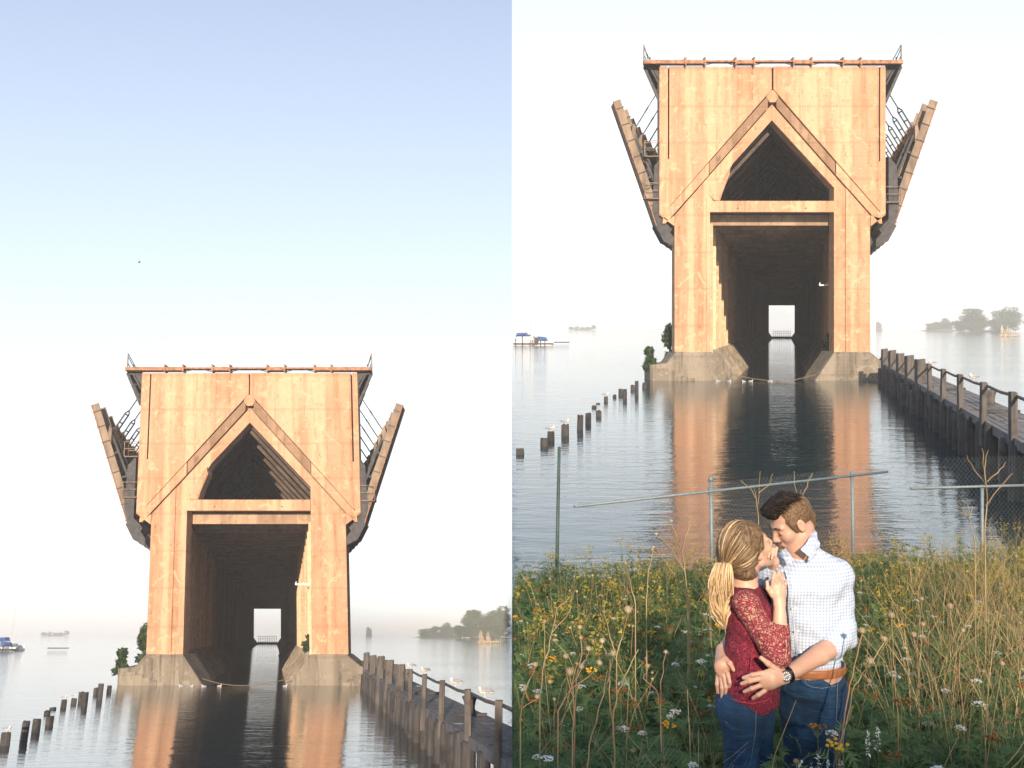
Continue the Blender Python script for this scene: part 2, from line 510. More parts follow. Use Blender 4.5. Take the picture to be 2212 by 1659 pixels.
def chute_meshes(s):
    """a raised loading chute: trough of plates hinged at the pocket, leaning out"""
    a0, a1 = Vector((9.35, 0, 12.5)), Vector((13.0, 0, 23.0))
    ax = (a1 - a0).normalized(); pr = Vector((ax.z, 0, -ax.x))          # pr points outwards
    ln = (a1 - a0).length

    def q(t, w): v = a0 + ax * t + pr * w; return (s * v.x, v.z)
    m = MB()
    for y0, y1 in ((-0.80, -0.72), (0.72, 0.80)):
        m.prism([q(0, -0.30), q(ln, -0.28), q(ln, 0.30), q(0.5, 0.34)], y0, y1)
    m.prism([q(0.4, 0.26), q(ln, 0.24), q(ln, 0.30), q(0.4, 0.32)], -0.72, 0.72)
    body = m.mesh('chute', M['steel'])
    rib = MB()
    rib.prism([q(0, -0.34), q(0.07, -0.34), q(0.07, 0.44), q(0, 0.44)], -0.86, -0.80)
    rib = rib.mesh('rib', M['dark'])
    fl = MB().prism([q(0.3, 0.30), q(ln, 0.30), q(ln, 0.36), q(0.3, 0.36)], -0.9, -0.62).prism([q(0.3, 0.30), q(ln, 0.30), q(ln, 0.36), q(0.3, 0.36)], 0.62, 0.9).mesh('flange', M['rust'])
    inner = MB()
    inner.prism([q(1.2, -1.05), q(8.6, -0.55), q(8.6, -0.40), q(1.2, -0.8)], -0.55, -0.42)
    inner.prism([q(1.2, -1.05), q(8.6, -0.55), q(8.6, -0.40), q(1.2, -0.8)], 0.42, 0.55)
    for t in (2.0, 4.2, 6.4, 8.2):
        inner.prism([q(t, -0.95 + t * 0.05), q(t + 0.18, -0.95 + t * 0.05), q(t + 0.18, -0.3), q(t, -0.3)], -0.6, 0.6)
    inner = inner.mesh('chute_frame', M['dark'])
    lip = MB().prism([q(7.4, -0.30), q(8.6, -0.75), q(8.9, -0.62), q(8.3, -0.30)], -0.8, 0.8).mesh('chute_lug', M['steel'])
    # hanger: one rod from the deck bracket, a spreader, two bars down to the lug
    top = Vector((s * 9.55, 0, 23.9)); a, b = q(8.5, -0.7); low = Vector((a, 0, b)); mid = top.lerp(low, 0.42)
    h = MB().bar(top, mid, 0.08, 0.08)
    for dy in (-0.38, 0.38):
        h.bar(mid, mid.lerp(low, 0.15) + Vector((0, dy, 0)), 0.09, 0.09)
        h.bar(mid.lerp(low, 0.15) + Vector((0, dy, 0)), low + Vector((0, dy, 0)), 0.10, 0.10)
    for t in (0.2, 0.6):
        h.bar(mid.lerp(low, t) + Vector((0, -0.4, 0)), mid.lerp(low, t) + Vector((0, 0.4, 0)), 0.08, 0.08)
    hanger = h.mesh('hanger_rod', M['dark'])
    gate = MB().prism([(s * 9.27, 18.4), (s * 9.95, 17.6), (s * 10.1, 14.0), (s * 9.6, 12.4), (s * 8.75, 11.9), (s * 8.5, 12.4), (s * 9.27, 13.2)], -0.9, 0.9)
    gate.prism([(s * 9.3, 13.0), (s * 9.9, 12.7), (s * 9.2, 11.4), (s * 8.2, 10.9), (s * 8.2, 11.5)], -1.0, -0.8)
    gate.prism([(s * 9.3, 13.0), (s * 9.9, 12.7), (s * 9.2, 11.4), (s * 8.2, 10.9), (s * 8.2, 11.5)], 0.8, 1.0)
    gate = gate.mesh('pocket_gate', M['dark'])  # dark tone also stands in for the shadow the gates lie in
    br = MB()
    br.bar((s * 10.55, 0, 25.75), (s * 9.3, 0, 22.9), 0.12, 0.22)
    br.bar((s * 10.1, 0, 25.75), (s * 9.3, 0, 24.3), 0.10, 0.14)
    br.bar((s * 9.27, 0, 25.7), (s * 10.55, 0, 25.7), 0.12, 0.2)
    br.prism([(s * 9.27, 25.6), (s * 9.9, 25.6), (s * 9.27, 24.6)], -0.03, 0.03)
    br = br.mesh('deck_bracket', M['dark'])
    return dict(chute=body, rib=rib, flange=fl, frame=inner, lug=lip, hanger=hanger, gate=gate, bracket=br, q=q, ax=ax, ln=ln)


CH = {s: chute_meshes(s) for s in (-1, 1)}


def ore_dock(frame, x0, d, k, label):
    t = thing('ore_dock', label, 'ore dock', frame, (x0, d, 0), 0.0, 'concrete ore docks standing in the harbour')
    C = M['concrete']

    # end wall: legs with the sloped inner frame of the gable
    MB().prism([(-8.0, 2.3), (-5.1, 2.3), (-5.1, 14.7), (-4.25, 14.7), (-4.0, 15.5), (-3.45, 16.9), (-3.5, 17.25), (-3.2, 17.75), (0, 21.3), (0, 22.62), (-8.0, 13.50)], 0.2, 1.5).build('leg', C, t, bevel=0.03)
    MB().prism([(8.0, 2.3), (8.0, 13.50), (0.003, 22.62), (0.003, 21.3), (5.09, 15.77), (5.09, 2.3)], 0.2, 1.5).build('leg', C, t, bevel=0.03)
    MB().prism([(-8.003, 2.32), (-6.05, 2.32), (-6.05, 15.7), (-8.003, 13.49)], 0.06, 0.21).build('pilaster', C, t, bevel=0.02)
    MB().prism([(8.003, 2.32), (8.003, 13.49), (6.0, 15.75), (6.0, 2.32)], 0.06, 0.21).build('pilaster', C, t, bevel=0.02)
    MB().prism([(-5.10, 2.32), (-5.38, 2.32), (-5.38, 14.9), (-5.10, 14.9)], 0.10, 0.21).build('jamb_strip', C, t)
    # torn brace at the left of the gable opening
    b = MB()
    b.add([(-5.08, 0.12, 16.05), (-3.45, -0.05, 17.45), (-3.50, 0.10, 16.95), (-4.30, 0.19, 14.73), (-4.75, 0.02, 14.75), (-5.08, 0.12, 15.15),
           (-5.08, 0.6, 16.05), (-3.45, 0.6, 17.45), (-3.50, 0.6, 16.95), (-4.30, 0.6, 14.73), (-4.75, 0.6, 14.75), (-5.08, 0.6, 15.15), (-4.25, -0.12, 16.2)],
          [(0, 1, 12), (1, 2, 12), (2, 3, 12), (3, 4, 12), (4, 5, 12), (5, 0, 12), (0, 6, 7, 1), (1, 7, 8, 2), (2, 8, 9, 3), (3, 9, 10, 4), (4, 10, 11, 5), (5, 11, 6, 0), (6, 11, 10, 9, 8, 7)])
    b.build('torn_brace', C, t)
    MB().box(-5.13, 5.085, 0.10, 0.95, 13.77, 14.70).build('lintel', C, t, bevel=0.03)
    for i, x in enumerate((-2.8, 2.75)):
        MB().lathe([(0.06, 0), (0.06, 0.05)], 8).build('bolt_hole', M['dark'], t, (x, 0.085, 14.1)).rotation_euler = (R(90), 0, 0)
    # upper wall panels, proud of the gable
    MB().prism([(-8.44, 25.67), (-0.06, 25.67), (-0.06, gz(0)), (-8.44, gz(8.44))], 0.0, 0.8).build('wall_panel', C, t, bevel=0.025)
    MB().prism([(8.68, 25.67), (8.68, gz(8.68)), (0.06, gz(0)), (0.06, 25.67)], -0.06, 0.8).build('wall_panel', C, t, bevel=0.025)
    MB().prism([(-9.25, 25.67), (-8.55, 25.67), (-8.55, 13.12), (-9.25, 13.66)], 0.0, 0.8).build('edge_pier', C, t, bevel=0.025)
    MB().prism([(9.25, 25.67), (9.25, 13.66), (8.80, 13.30), (8.80, 25.67)], 0.0, 0.8).build('edge_pier', C, t, bevel=0.025)
    MB().box(-8.551, -8.439, 0.03, 0.6, 14.1, 18.1).build('joint_filler', C, t)
    MB().box(8.679, 8.801, 0.03, 0.6, 13.9, 17.9).build('joint_filler', C, t)
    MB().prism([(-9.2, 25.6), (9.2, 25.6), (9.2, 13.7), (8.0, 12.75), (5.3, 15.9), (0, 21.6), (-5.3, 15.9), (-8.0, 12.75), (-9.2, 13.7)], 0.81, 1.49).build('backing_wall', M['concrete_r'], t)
    MB().prism([(-9.25, 13.64), (-8.52, 13.10), (-8.02, 13.50), (-8.02, 12.62), (-9.25, 13.55)], 0.02, 0.9).build('corner_haunch', C, t)
    MB().prism([(9.25, 13.64), (8.77, 13.28), (8.02, 13.50), (8.02, 12.62), (9.25, 13.55)], 0.02, 0.9).build('corner_haunch', C, t)
    # gable coping beams
    for s in (-1, 1):
        MB().prism([(s * 0.34, gz(0.34) - 0.06), (s * 5.15, gz(5.15) - 0.06), (s * 5.15, gz(5.15) - 1.06), (s * 0.34, gz(0.34) - 1.06)], 0.09, 0.6).build('gable_beam', M['coping'], t, bevel=0.02)
        MB().prism([(s * 5.2, gz(5.2) - 0.03), (s * 8.9, gz(8.9) - 0.03), (s * 8.98, gz(8.98) - 0.75), (s * 8.75, gz(8.75) - 1.0), (s * 5.2, gz(5.2) - 1.08)], 0.02, 0.55).build('gable_beam', C, t, bevel=0.03)
    MB().prism([(-0.5, 23.2), (-0.3, 23.62), (0, 23.78), (0.3, 23.62), (0.5, 23.2), (0.25, 22.75), (-0.25, 22.75)], 0.04, 0.6).build('gable_boss', C, t, bevel=0.03)
    # footings
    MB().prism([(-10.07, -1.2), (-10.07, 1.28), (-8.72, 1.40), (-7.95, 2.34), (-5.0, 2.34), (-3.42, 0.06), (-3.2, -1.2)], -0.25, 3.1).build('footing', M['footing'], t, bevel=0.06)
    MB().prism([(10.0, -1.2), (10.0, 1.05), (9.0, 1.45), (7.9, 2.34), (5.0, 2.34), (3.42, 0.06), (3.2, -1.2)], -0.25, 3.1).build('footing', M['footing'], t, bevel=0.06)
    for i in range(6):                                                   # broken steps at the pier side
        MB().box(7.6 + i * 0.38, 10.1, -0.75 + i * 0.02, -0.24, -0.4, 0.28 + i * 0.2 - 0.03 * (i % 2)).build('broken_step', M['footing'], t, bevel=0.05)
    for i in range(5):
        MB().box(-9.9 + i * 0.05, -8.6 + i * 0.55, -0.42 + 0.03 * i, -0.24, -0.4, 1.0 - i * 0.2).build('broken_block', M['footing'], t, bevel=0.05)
    # long walls, tunnel, roof slab (run back along the dock)
    for s in (-1, 1):
        MB().prism([(s * 5.62, 2.0), (s * 7.96, 2.0), (s * 7.96, 12.6), (s * 9.2, 13.7), (s * 9.2, 25.55), (s * 8.9, 25.55), (s * 8.9, 13.9), (s * 5.62, 13.7)], 1.52, LEN, k).build('long_wall', M['tunnel'], t)
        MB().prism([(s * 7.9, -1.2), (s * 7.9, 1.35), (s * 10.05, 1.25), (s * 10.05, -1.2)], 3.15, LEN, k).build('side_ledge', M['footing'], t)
    MB().prism([(-5.61, 13.75), (-5.61, 13.98), (5.61, 13.98), (5.61, 13.75)], 1.52, LEN, k).build('ceiling_slab', M['sooty_shade'], t)
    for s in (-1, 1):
        MB().prism([(0, 21.6), (s * 5.62, 15.5), (s * 5.62, 15.2), (0, 21.25)], 1.52, LEN, k).build('hopper_slope', M['sooty_shade'], t)
    MB().prism([(-8.88, 25.1), (8.88, 25.1), (8.88, 25.4), (-8.88, 25.4)], 1.52, LEN, k).build('top_slab', M['concrete_r'], t)
    nb, nall = 30, int((LEN - 4) / BAY)
    rest = MB()
    for i in range(nall):
        y = 1.95 + i * BAY
        if i < nb:
            link('column', MESH['column'], t, (-5.34 + k * y, y, 0)); link('column', MESH['column'], t, (5.33 + k * y, y, 0))
            link('ceiling_beam', MESH['ceiling_beam'], t, (k * y, y, 0))
            link('kerb_slab', MESH['kerb_slab'], t, (k * (y + 1.9), y + 1.9, 0)); link('kerb_slab', MESH['kerb_slab_m'], t, (k * (y + 1.9), y + 1.9, 0))
            if i < 20:
                link('gable_rib', MESH['gable_rib'], t, (k * y, y, 0))
        else:
            for s in (-1, 1):
                rest.box(s * 5.34 - 0.26 + k * y, s * 5.34 + 0.26 + k * y, y - 0.3, y + 0.3, 2.2, 13.0)
            rest.box(-5.6 + k * y, 5.6 + k * y, y - 0.2, y + 0.2, 12.85, 13.74)
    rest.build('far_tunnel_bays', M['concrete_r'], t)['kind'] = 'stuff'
    y0 = 1.95 + nb * BAY
    for s in (-1, 1):
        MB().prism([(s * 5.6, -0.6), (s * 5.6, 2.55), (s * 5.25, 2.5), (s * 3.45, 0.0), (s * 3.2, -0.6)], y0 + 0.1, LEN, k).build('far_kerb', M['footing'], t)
    # far end: gate and landing
    ye = LEN - 1
    m = MB()
    for i in range(9):
        x = -3.4 + i * 0.85 + k * ye
        m.box(x - 0.05, x + 0.05, ye, ye + 0.1, 0.4, 2.9)
    for z in (1.0, 1.9, 2.8):
        m.box(-3.5 + k * ye, 3.5 + k * ye, ye - 0.02, ye + 0.02, z - 0.05, z + 0.05)
    m.build('far_railing', M['pile'], t)
    MB().box(-5 + k * ye, 5 + k * ye, ye - 2, ye + 3, -0.5, 0.7).build('far_landing', M['palepile'], t)
    # lamp bracket on the right tunnel wall
    yl = 2.9
    m = MB().box(3.9 + k * yl, 5.12 + k * yl, yl - 0.08, yl + 0.08, 7.86, 7.98)
    m.bar((3.92 + k * yl, yl, 7.97), (4.0 + k * yl, yl, 8.14), 0.07, 0.07).bar((4.5 + k * yl, yl, 7.97), (4.62 + k * yl, yl, 8.12), 0.05, 0.05)
    m.build('lamp_bracket', M['white'], t)
    # deck girder across the front
    posts = (-7.17, -5.6, -3.1, -1.6, 1.6, 3.1, 5.65, 7.1)
    edges = (-10.6,) + posts + (10.55,)
    for i in range(len(edges) - 1):
        thick = i % 2 == 1 or i in (0, len(edges) - 2)
        a, b_ = edges[i] + 0.04, edges[i + 1] - 0.04
        if thick: MB().box(a, b_, -0.45, 0.25, 25.80, 26.10).build('deck_beam', M['rust'], t)
        else:
            MB().box(a, b_, -0.40, 0.2, 25.95, 26.08).build('deck_beam', M['rust'], t)
            MB().bar((a, -0.2, 25.72), (a + 0.9, -0.2, 25.95), 0.06, 0.06).bar((b_, -0.2, 25.72), (b_ - 0.9, -0.2, 25.95), 0.06, 0.06).build('deck_strut', M['dark'], t)
    for x in posts:
        MB().box(x - 0.06, x + 0.06, -0.5, 0.3, 25.68, 26.32).box(x - 0.13, x + 0.13, -0.52, -0.3, 25.9, 26.0).build('deck_post', M['rust'], t)
    for s in (-1, 1):
        MB().prism([(s * 9.27, 25.80), (s * 9.27, 25.88), (s * 10.6, 25.88), (s * 10.6, 25.80)], 0.3, LEN * 0.5, k).build('walkway', M['dark'], t)
        for i in range(8):
            y = 0.0 + i * BAY
            MB().bar((s * 10.52 + k * y, y, 25.9), (s * 10.52 + k * y, y, 27.45), 0.09, 0.09).build('railing_post', M['steel'] if i == 0 else M['dark'], t)
        for z in (26.6, 27.2):
            MB().bar((s * 10.52, 0, z), (s * 10.52 + k * 7 * BAY, 7 * BAY, z), 0.05, 0.05).build('railing_rail', M['dark'], t)
        MB().bar((s * 10.5, 0.05, 27.4), (s * 9.9, 0.9, 25.95), 0.05, 0.05).build('railing_brace', M['dark'], t)
        c = CH[s]
        for i in range(18):
            y = 1.2 + i * BAY
            at = (k * y, y, 0)
            ch = link('chute', c['chute'], t, at)
            link('flange', c['flange'], ch)
            if i < 4:
                for j in range(8):
                    link('rib', c['rib'], ch, (s * c['ax'].x * (0.6 + j * 1.4), 0, c['ax'].z * (0.6 + j * 1.4)))
            link('chute_frame', c['frame'], t, at)
            link('chute_lug', c['lug'], t, at)
            link('hanger_rod', c['hanger'], t, at)
            link('pocket_gate', c['gate'], t, at)
            link('deck_bracket', c['bracket'], t, (k * (y - 0.8), y - 0.8, 0))
    # small service cages on the flanks
    for s, z, x in ((-1, 18.35, 9.3), (-1, 14.9, 9.3), (1, 14.6, 9.3)):
        cage = MB()
        xa, xb = s * x, s * (x + 1.15)
        for yy in (0.0, 0.9):
            for zz in (z, z + 0.65, z + 1.25):
                cage.bar((xa, yy, zz), (xb, yy, zz), 0.05, 0.05)
            cage.bar((xb, yy, z), (xb, yy, z + 1.25), 0.06, 0.06)
        for zz in (z, z + 0.65, z + 1.25):
            cage.bar((xb, 0, zz), (xb, 0.9, zz), 0.05, 0.05)
        cage.box(min(xa, xb), max(xa, xb), 0, 0.9, z - 0.06, z - 0.02)
        cage.build('service_cage', M['steel'], t)
    # rope slung across the mouth at the waterline
    # the left-hand dock is sheared sideways and slightly shortened to fit its view's perspective
    if frame is LEFT:
        lean = Matrix(((1, 0, -0.069, 0), (0, 1, 0, 0), (0, 0, 0.984, 0), (0, 0, 0, 1)))  # sideways shear with a small squash in height, rather than a true lean
        for ch_ in t.children: ch_.matrix_parent_inverse = lean
    pts = [(-3.4 + i * 0.68, -0.4 - 1.2 * math.sin(math.pi * i / 10), 0.5 - 0.45 * math.sin(math.pi * i / 10)) for i in range(11)]
    MB().tube(pts, 0.03, 5).build('rope', M['rope'], t)
    return t


X0 = {'left': -20.78, 'right': 21.3}
D = {'left': 82.1, 'right': 80.6}
K = {'left': -0.2317, 'right': 0.276}
FR = {'left': LEFT, 'right': RIGHT}
ore_dock(LEFT, X0['left'], D['left'], K['left'], 'sunlit concrete ore dock under the blue sky of the left-hand view')
ore_dock(RIGHT, X0['right'], D['right'], K['right'], 'sunlit concrete ore dock rising behind the kissing couple')

# ------------------------------------------------------------------ timber pier beside each dock
SIDE = {'left': 'left-hand view', 'right': 'right-hand view'}
BIG = {'left': (-5.44, -13.42, -20.71, -27.3, -33.75), 'right': (-5.2, -13.2, -19.6, -25.8, -31.6)}
SMALL = {'left': (-39.5, -44.65, -49.55, -54.66, -59.1, -63.5), 'right': (-36.7, -41.7, -46.26, -51.2, -55.6, -60.2)}
ORD = ('first', 'second', 'third', 'fourth', 'fifth', 'sixth', 'seventh', 'eighth', 'ninth', 'tenth', 'eleventh', 'twelfth', 'thirteenth', 'fourteenth', 'fifteenth', 'sixteenth')


def pier(side, label):
    k, rnd = K[side], random.Random(3 if side == 'left' else 8)
    zt = 2.50 if side == 'left' else 2.72
    zd = 1.36 if side == 'left' else 1.56
    t = thing('pier', label, 'pier', FR[side], (X0[side] + (0.18 if side == 'left' else 0.0), D[side], 0), 0.0, 'timber piers beside the ore docks')

    def X(y, off=0.0): return 8.85 + 0.035 * y + k * y + off
    yend = SMALL[side][-1] - 1.5
    # planks
    step = 5.4
    y = -2.5
    while y > yend:
        y2 = max(y - step, yend)
        for j in range(5):
            o0 = 0.02 + j * 0.275
            dz = rnd.uniform(-0.02, 0.02); dx = rnd.uniform(-0.012, 0.012); g = rnd.uniform(0.02, 0.06)
            ya, yb = y - g, y2 + rnd.uniform(0, 0.05)
            z = zd + dz
            MB().add([(X(ya, o0 + dx), ya, z - 0.07), (X(ya, o0 + 0.25 + dx), ya, z - 0.07), (X(yb, o0 + 0.25 + dx), yb, z - 0.07), (X(yb, o0 + dx), yb, z - 0.07),
                      (X(ya, o0 + dx), ya, z), (X(ya, o0 + 0.25 + dx), ya, z), (X(yb, o0 + 0.25 + dx), yb, z), (X(yb, o0 + dx), yb, z)],
                     [(0, 3, 2, 1), (4, 5, 6, 7), (0, 1, 5, 4), (1, 2, 6, 5), (2, 3, 7, 6), (3, 0, 4, 7)]).build('plank', M['deckwood'], t)
        for off in (-0.06, 1.42):
            MB().bar((X(y - 0.03, off), y - 0.03, zd - 0.13), (X(y2 + 0.03, off), y2 + 0.03, zd - 0.13), 0.16, 0.26).build('stringer', M['deckwood'], t)
        y = y2
    # piles under both edges
    y = -7.0
    while y > yend:
        r = rnd.uniform(0.15, 0.2)
        lean = rnd.uniform(-0.05, 0.05)
        top = zd - rnd.uniform(0.0, 0.22)
        m = MB().tube([(lean, 0, -1.3), (lean * 0.5, 0, 0.2), (0, 0, top - 0.05), (0.01, 0, top)], [r * 1.05, r, r * 0.96, r * 0.8], 10)
        m.build('pile', M['pile'], t, (X(y, -0.12 + rnd.uniform(-0.05, 0.05)), y, 0), True)
        if rnd.random() < 0.75:
            MB().tube([(0, 0, -1.3), (0, 0, zd - 0.3)], 0.16, 8).build('pile', M['pile'], t, (X(y, 1.25), y + rnd.uniform(-0.5, 0.5), 0), True)
        y -= rnd.uniform(1.35, 2.3) if y < -34 else rnd.uniform(2.2, 3.4)
    # heavy fender posts by the dock
    for i, y in enumerate(BIG[side]):
        h = zt + rnd.uniform(-0.03, 0.1)
        ln = rnd.uniform(-0.05, 0.05)
        m = MB().add([(-0.2 + ln, -0.2, -1), (0.2 + ln, -0.2, -1), (0.2 + ln, 0.2, -1), (-0.2 + ln, 0.2, -1), (-0.2, -0.2, h), (0.2, -0.2, h + 0.04), (0.2, 0.2, h), (-0.2, 0.2, h - 0.03)],
                     [(0, 3, 2, 1), (4, 5, 6, 7), (0, 1, 5, 4), (1, 2, 6, 5), (2, 3, 7, 6), (3, 0, 4, 7)])
        p = m.build('fender_post', M['post'], t, (X(y, -0.05), y, 0), bevel=0.03)
        MB().box(0.2, 0.42, -0.16, 0.18, h - 0.75, h - 0.2).build('rail_block', M['post'], p, bevel=0.03)
        for q in (-0.5, 0.45):
            MB().tube([(0.12 + q * 0.5, 0.25, -1.2), (0.1 + q * 0.5, 0.25, zd - 0.25 - abs(q) * 0.2)], [0.28, 0.24], 9).build('fender_pile', M['pile'], p, smooth=True)
    for i, y in enumerate(SMALL[side]):
        w = 0.085
        ln = rnd.uniform(-0.04, 0.04)
        MB().add([(-w - ln, -w, zd - 0.75), (w - ln, -w, zd - 0.75), (w - ln, w, zd - 0.75), (-w - ln, w, zd - 0.75), (-w, -w, zt), (w, -w, zt - 0.02), (w, w, zt), (-w, w, zt)],
                 [(0, 3, 2, 1), (4, 5, 6, 7), (0, 1, 5, 4), (1, 2, 6, 5), (2, 3, 7, 6), (3, 0, 4, 7)]).build('rail_post', M['post'], t, (X(y, -0.16), y, 0), bevel=0.012)
    ys = BIG[side] + SMALL[side]
    for a, b in zip(ys[:-1], ys[1:]):
        oa = 0.3 if a in BIG[side] else -0.06; ob = 0.3 if b in BIG[side] else -0.06
        za = zt - (0.42 if a in BIG[side] else 0.12); zb = zt - (0.42 if b in BIG[side] else 0.12)
        mid = (a + b) / 2
        MB().tube([(X(a, oa), a, za), (X(mid, (oa + ob) / 2), mid, (za + zb) / 2 - 0.04), (X(b, ob), b, zb)], 0.045, 8).build('handrail', M['pipe'], t, smooth=True)
    yb_ = -47.3 if side == 'left' else -45.2
    MB().lathe([(0.19, 0), (0.17, 0.2), (0.2, 0.38), (0.26, 0.5), (0.25, 0.54)], 12).build('bollard', M['post'], t, (X(yb_, 1.05), yb_, zd + 0.01), True)
    for yy in (-36.8, -48.6, -58.2):
        MB().box(-0.15, 0.9, -0.12, 0.12, 0, 0.09).build('cleat_board', M['pile'], t, (X(yy, 0.5), yy, zd + 0.02))
    return t, X, zt, zd


PIER = {s: pier(s, 'grey timber pier with handrail at the right edge of the ' + SIDE[s]) for s in ('left', 'right')}

# ------------------------------------------------------------------ broken piles standing in the water
PILES = {'left': [(-18.4, 38.69, 0.44, 0.17), (-18.55, 40.4, 0.68, 0.14), (-19.54, 43.53, 0.52, 0.16), (-20.5, 46.9, 0.38, 0.16), (-23.31, 52.95, 0.18, 0.15), (-24.45, 56.17, 0.11, 0.17), (-24.6, 57.8, 0.39, 0.15), (-25.29, 60.74, 0.3, 0.15), (-25.53, 62.32, 0.56, 0.16), (-23.64, 58.27, 0.76, 0.16), (-27.63, 69.61, 0.43, 0.13), (-25.08, 63.99, 0.94, 0.16), (-27.54, 71.71, 0.47, 0.16)],
         'right': [(0.28, 33.8, 0.19, 0.14), (1.18, 36.07, 0.28, 0.15), (1.5, 37.91, 0.34, 0.14), (2.14, 39.46, 0.46, 0.15), (2.88, 41.86, 0.62, 0.13), (3.47, 44.77, 0.46, 0.14), (4.24, 48.12, 0.28, 0.13), (4.42, 53.15, 0.11, 0.13), (4.88, 55.92, 0.05, 0.12), (5.49, 57.59, 0.31, 0.12), (6.32, 60.86, 0.18, 0.12), (6.97, 63.25, 0.39, 0.14), (6.8, 59.36, 0.62, 0.12), (8.34, 68.16, 0.37, 0.14), (8.01, 63.25, 0.9, 0.12), (9.5, 70.66, 0.38, 0.16)]}
for side, lst in PILES.items():
    rnd = random.Random(11)
    order = sorted(range(len(lst)), key=lambda i: lst[i][0] / lst[i][1])
    for rank, i in enumerate(order):
        x, y, h, r = lst[i]
        m = MB(); n = 12
        vs, fs = [], []
        for a in range(n):
            an = 2 * math.pi * a / n
            rr = r * (1 + 0.09 * math.sin(3 * an + i) + rnd.uniform(-0.04, 0.04))
            for zz, sc in ((-0.9, 1.06), (h * 0.5, 1.0), (h - 0.02, 0.97), (h + rnd.uniform(-0.035, 0.035), 0.86)):
                vs.append((rr * sc * math.cos(an), rr * sc * math.sin(an), zz))
        for a in range(n):
            b = (a + 1) % n
            for q in range(3): fs.append((a * 4 + q, b * 4 + q, b * 4 + q + 1, a * 4 + q + 1))
        fs.append(tuple(a * 4 + 3 for a in range(n)))
        m.add(vs, fs)
        o = m.build('mooring_pile', M['pile'])
        place(o, FR[side], (x, y, 0), rnd.uniform(0, 6))
        o.matrix_world = o.matrix_world @ Matrix.Rotation(rnd.uniform(-0.09, 0.09), 4, 'X')
        size = 'tall' if h > 0.6 else 'low' if h < 0.25 else 'short'
        tag(o, '%s rotten timber pile, %s from the left in its row, %s' % (size, ORD[rank], SIDE[side]), 'pile', 'broken piles standing in the %s' % SIDE[side])

# ------------------------------------------------------------------ gulls
_g = MB().ball((0, 0, 0.16), (0.165, 0.072, 0.075), 12, 8).ball((-0.145, 0, 0.255), (0.055, 0.042, 0.045), 10, 6)
_g.tube([(-0.12, 0, 0.18), (-0.145, 0, 0.25)], [0.06, 0.042], 8).tube([(0.1, 0, 0.15), (0.26, 0, 0.12)], [0.045, 0.015], 6)
for s_ in (-1, 1):
    _g.tube([(0.0, s_ * 0.025, 0.1), (0.0, s_ * 0.025, 0.0)], 0.008, 5).box(-0.03, 0.01, s_ * 0.025 - 0.015, s_ * 0.025 + 0.015, 0, 0.006)
G_BODY = _g.mesh('body', M['gull'], True)
G_WING = {s_: MB().ball((0.05, s_ * 0.055, 0.185), (0.18, 0.03, 0.052), 10, 6).tube([(0.16, s_ * 0.045, 0.175), (0.31, s_ * 0.015, 0.15)], [0.03, 0.006], 6).mesh('wing', M['gullgrey'], True) for s_ in (-1, 1)}
G_BEAK = MB().tube([(-0.19, 0, 0.25), (-0.245, 0, 0.24)], [0.013, 0.004], 6).mesh('beak', M['beak'], True)


def gull(side, loc, rotz, label, group, scale=1.0):
    t = thing('gull', label, 'gull', FR[side], loc, rotz, group)
    t.scale = (scale * 0.85,) * 3
    link('body', G_BODY, t); link('wing', G_WING[-1], t); link('wing', G_WING[1], t); link('beak', G_BEAK, t)
    return t


for side in ('left', 'right'):
    _, X, zt, zd = PIER[side]
    x0, d = X0[side] + (0.18 if side == 'left' else 0.0), D[side]
    if side == 'left':
        rows = [(-39.5, -0.16, zt, 0.5, 'on the first slim post'), (-44.65, -0.16, zt, 0.7, 'on the second slim post'), (-51.7, -0.06, zt - 0.09, 0.2, 'on the rail past the third slim post'), (-56.7, -0.06, zt - 0.09, 0.25, 'on the rail past the fourth slim post')]
    else:
        rows = [(-36.3, 0.0, zt - 0.09, 0.3, 'on the rail by the first slim post'), (-48.6, -0.06, zt - 0.11, 0.3, 'on the rail past the third slim post')]
    for y, off, z, rz, txt in rows:
        gull(side, (x0 + X(y, off), d + y, z), rz, 'gull standing %s, pier of the %s' % (txt, SIDE[side]), 'gulls on the piers')
    sw = {'left': ((-4.9, 0.2, 'leftmost'), (-4.0, 2.6, 'second from the left'), (-3.0, 0.4, 'third from the left'), (-1.9, 3.0, 'fourth from the left'), (3.2, 2.9, 'at the foot of the right leg')),
          'right': ((-4.75, 0.2, 'leftmost'), (-3.9, 2.6, 'second from the left'), (-2.8, 0.4, 'third from the left'), (-2.1, 3.0, 'fourth from the left'), (-0.6, 2.8, 'in the middle of the mouth'))}[side]
    for i, (gx, rz, txt) in enumerate(sw):
        gull(side, (x0 + gx, d - 1.4 - 0.25 * (i % 3), -0.1), rz, 'white gull floating at the dock mouth, %s, %s' % (txt, SIDE[side]), 'gulls floating at the dock mouth', 0.95)
    for i in ((0, 6, 7) if side == 'left' else (2, 3, 9)):
        x, y, h, r = PILES[side][i]
        rank = sorted(range(len(PILES[side])), key=lambda j: PILES[side][j][0] / PILES[side][j][1]).index(i)
        gull(side, (x, y, h - 0.01), 2.7, 'gull perched on the %s broken pile from the left, %s' % (ORD[rank], SIDE[side]), 'gulls on the broken piles')
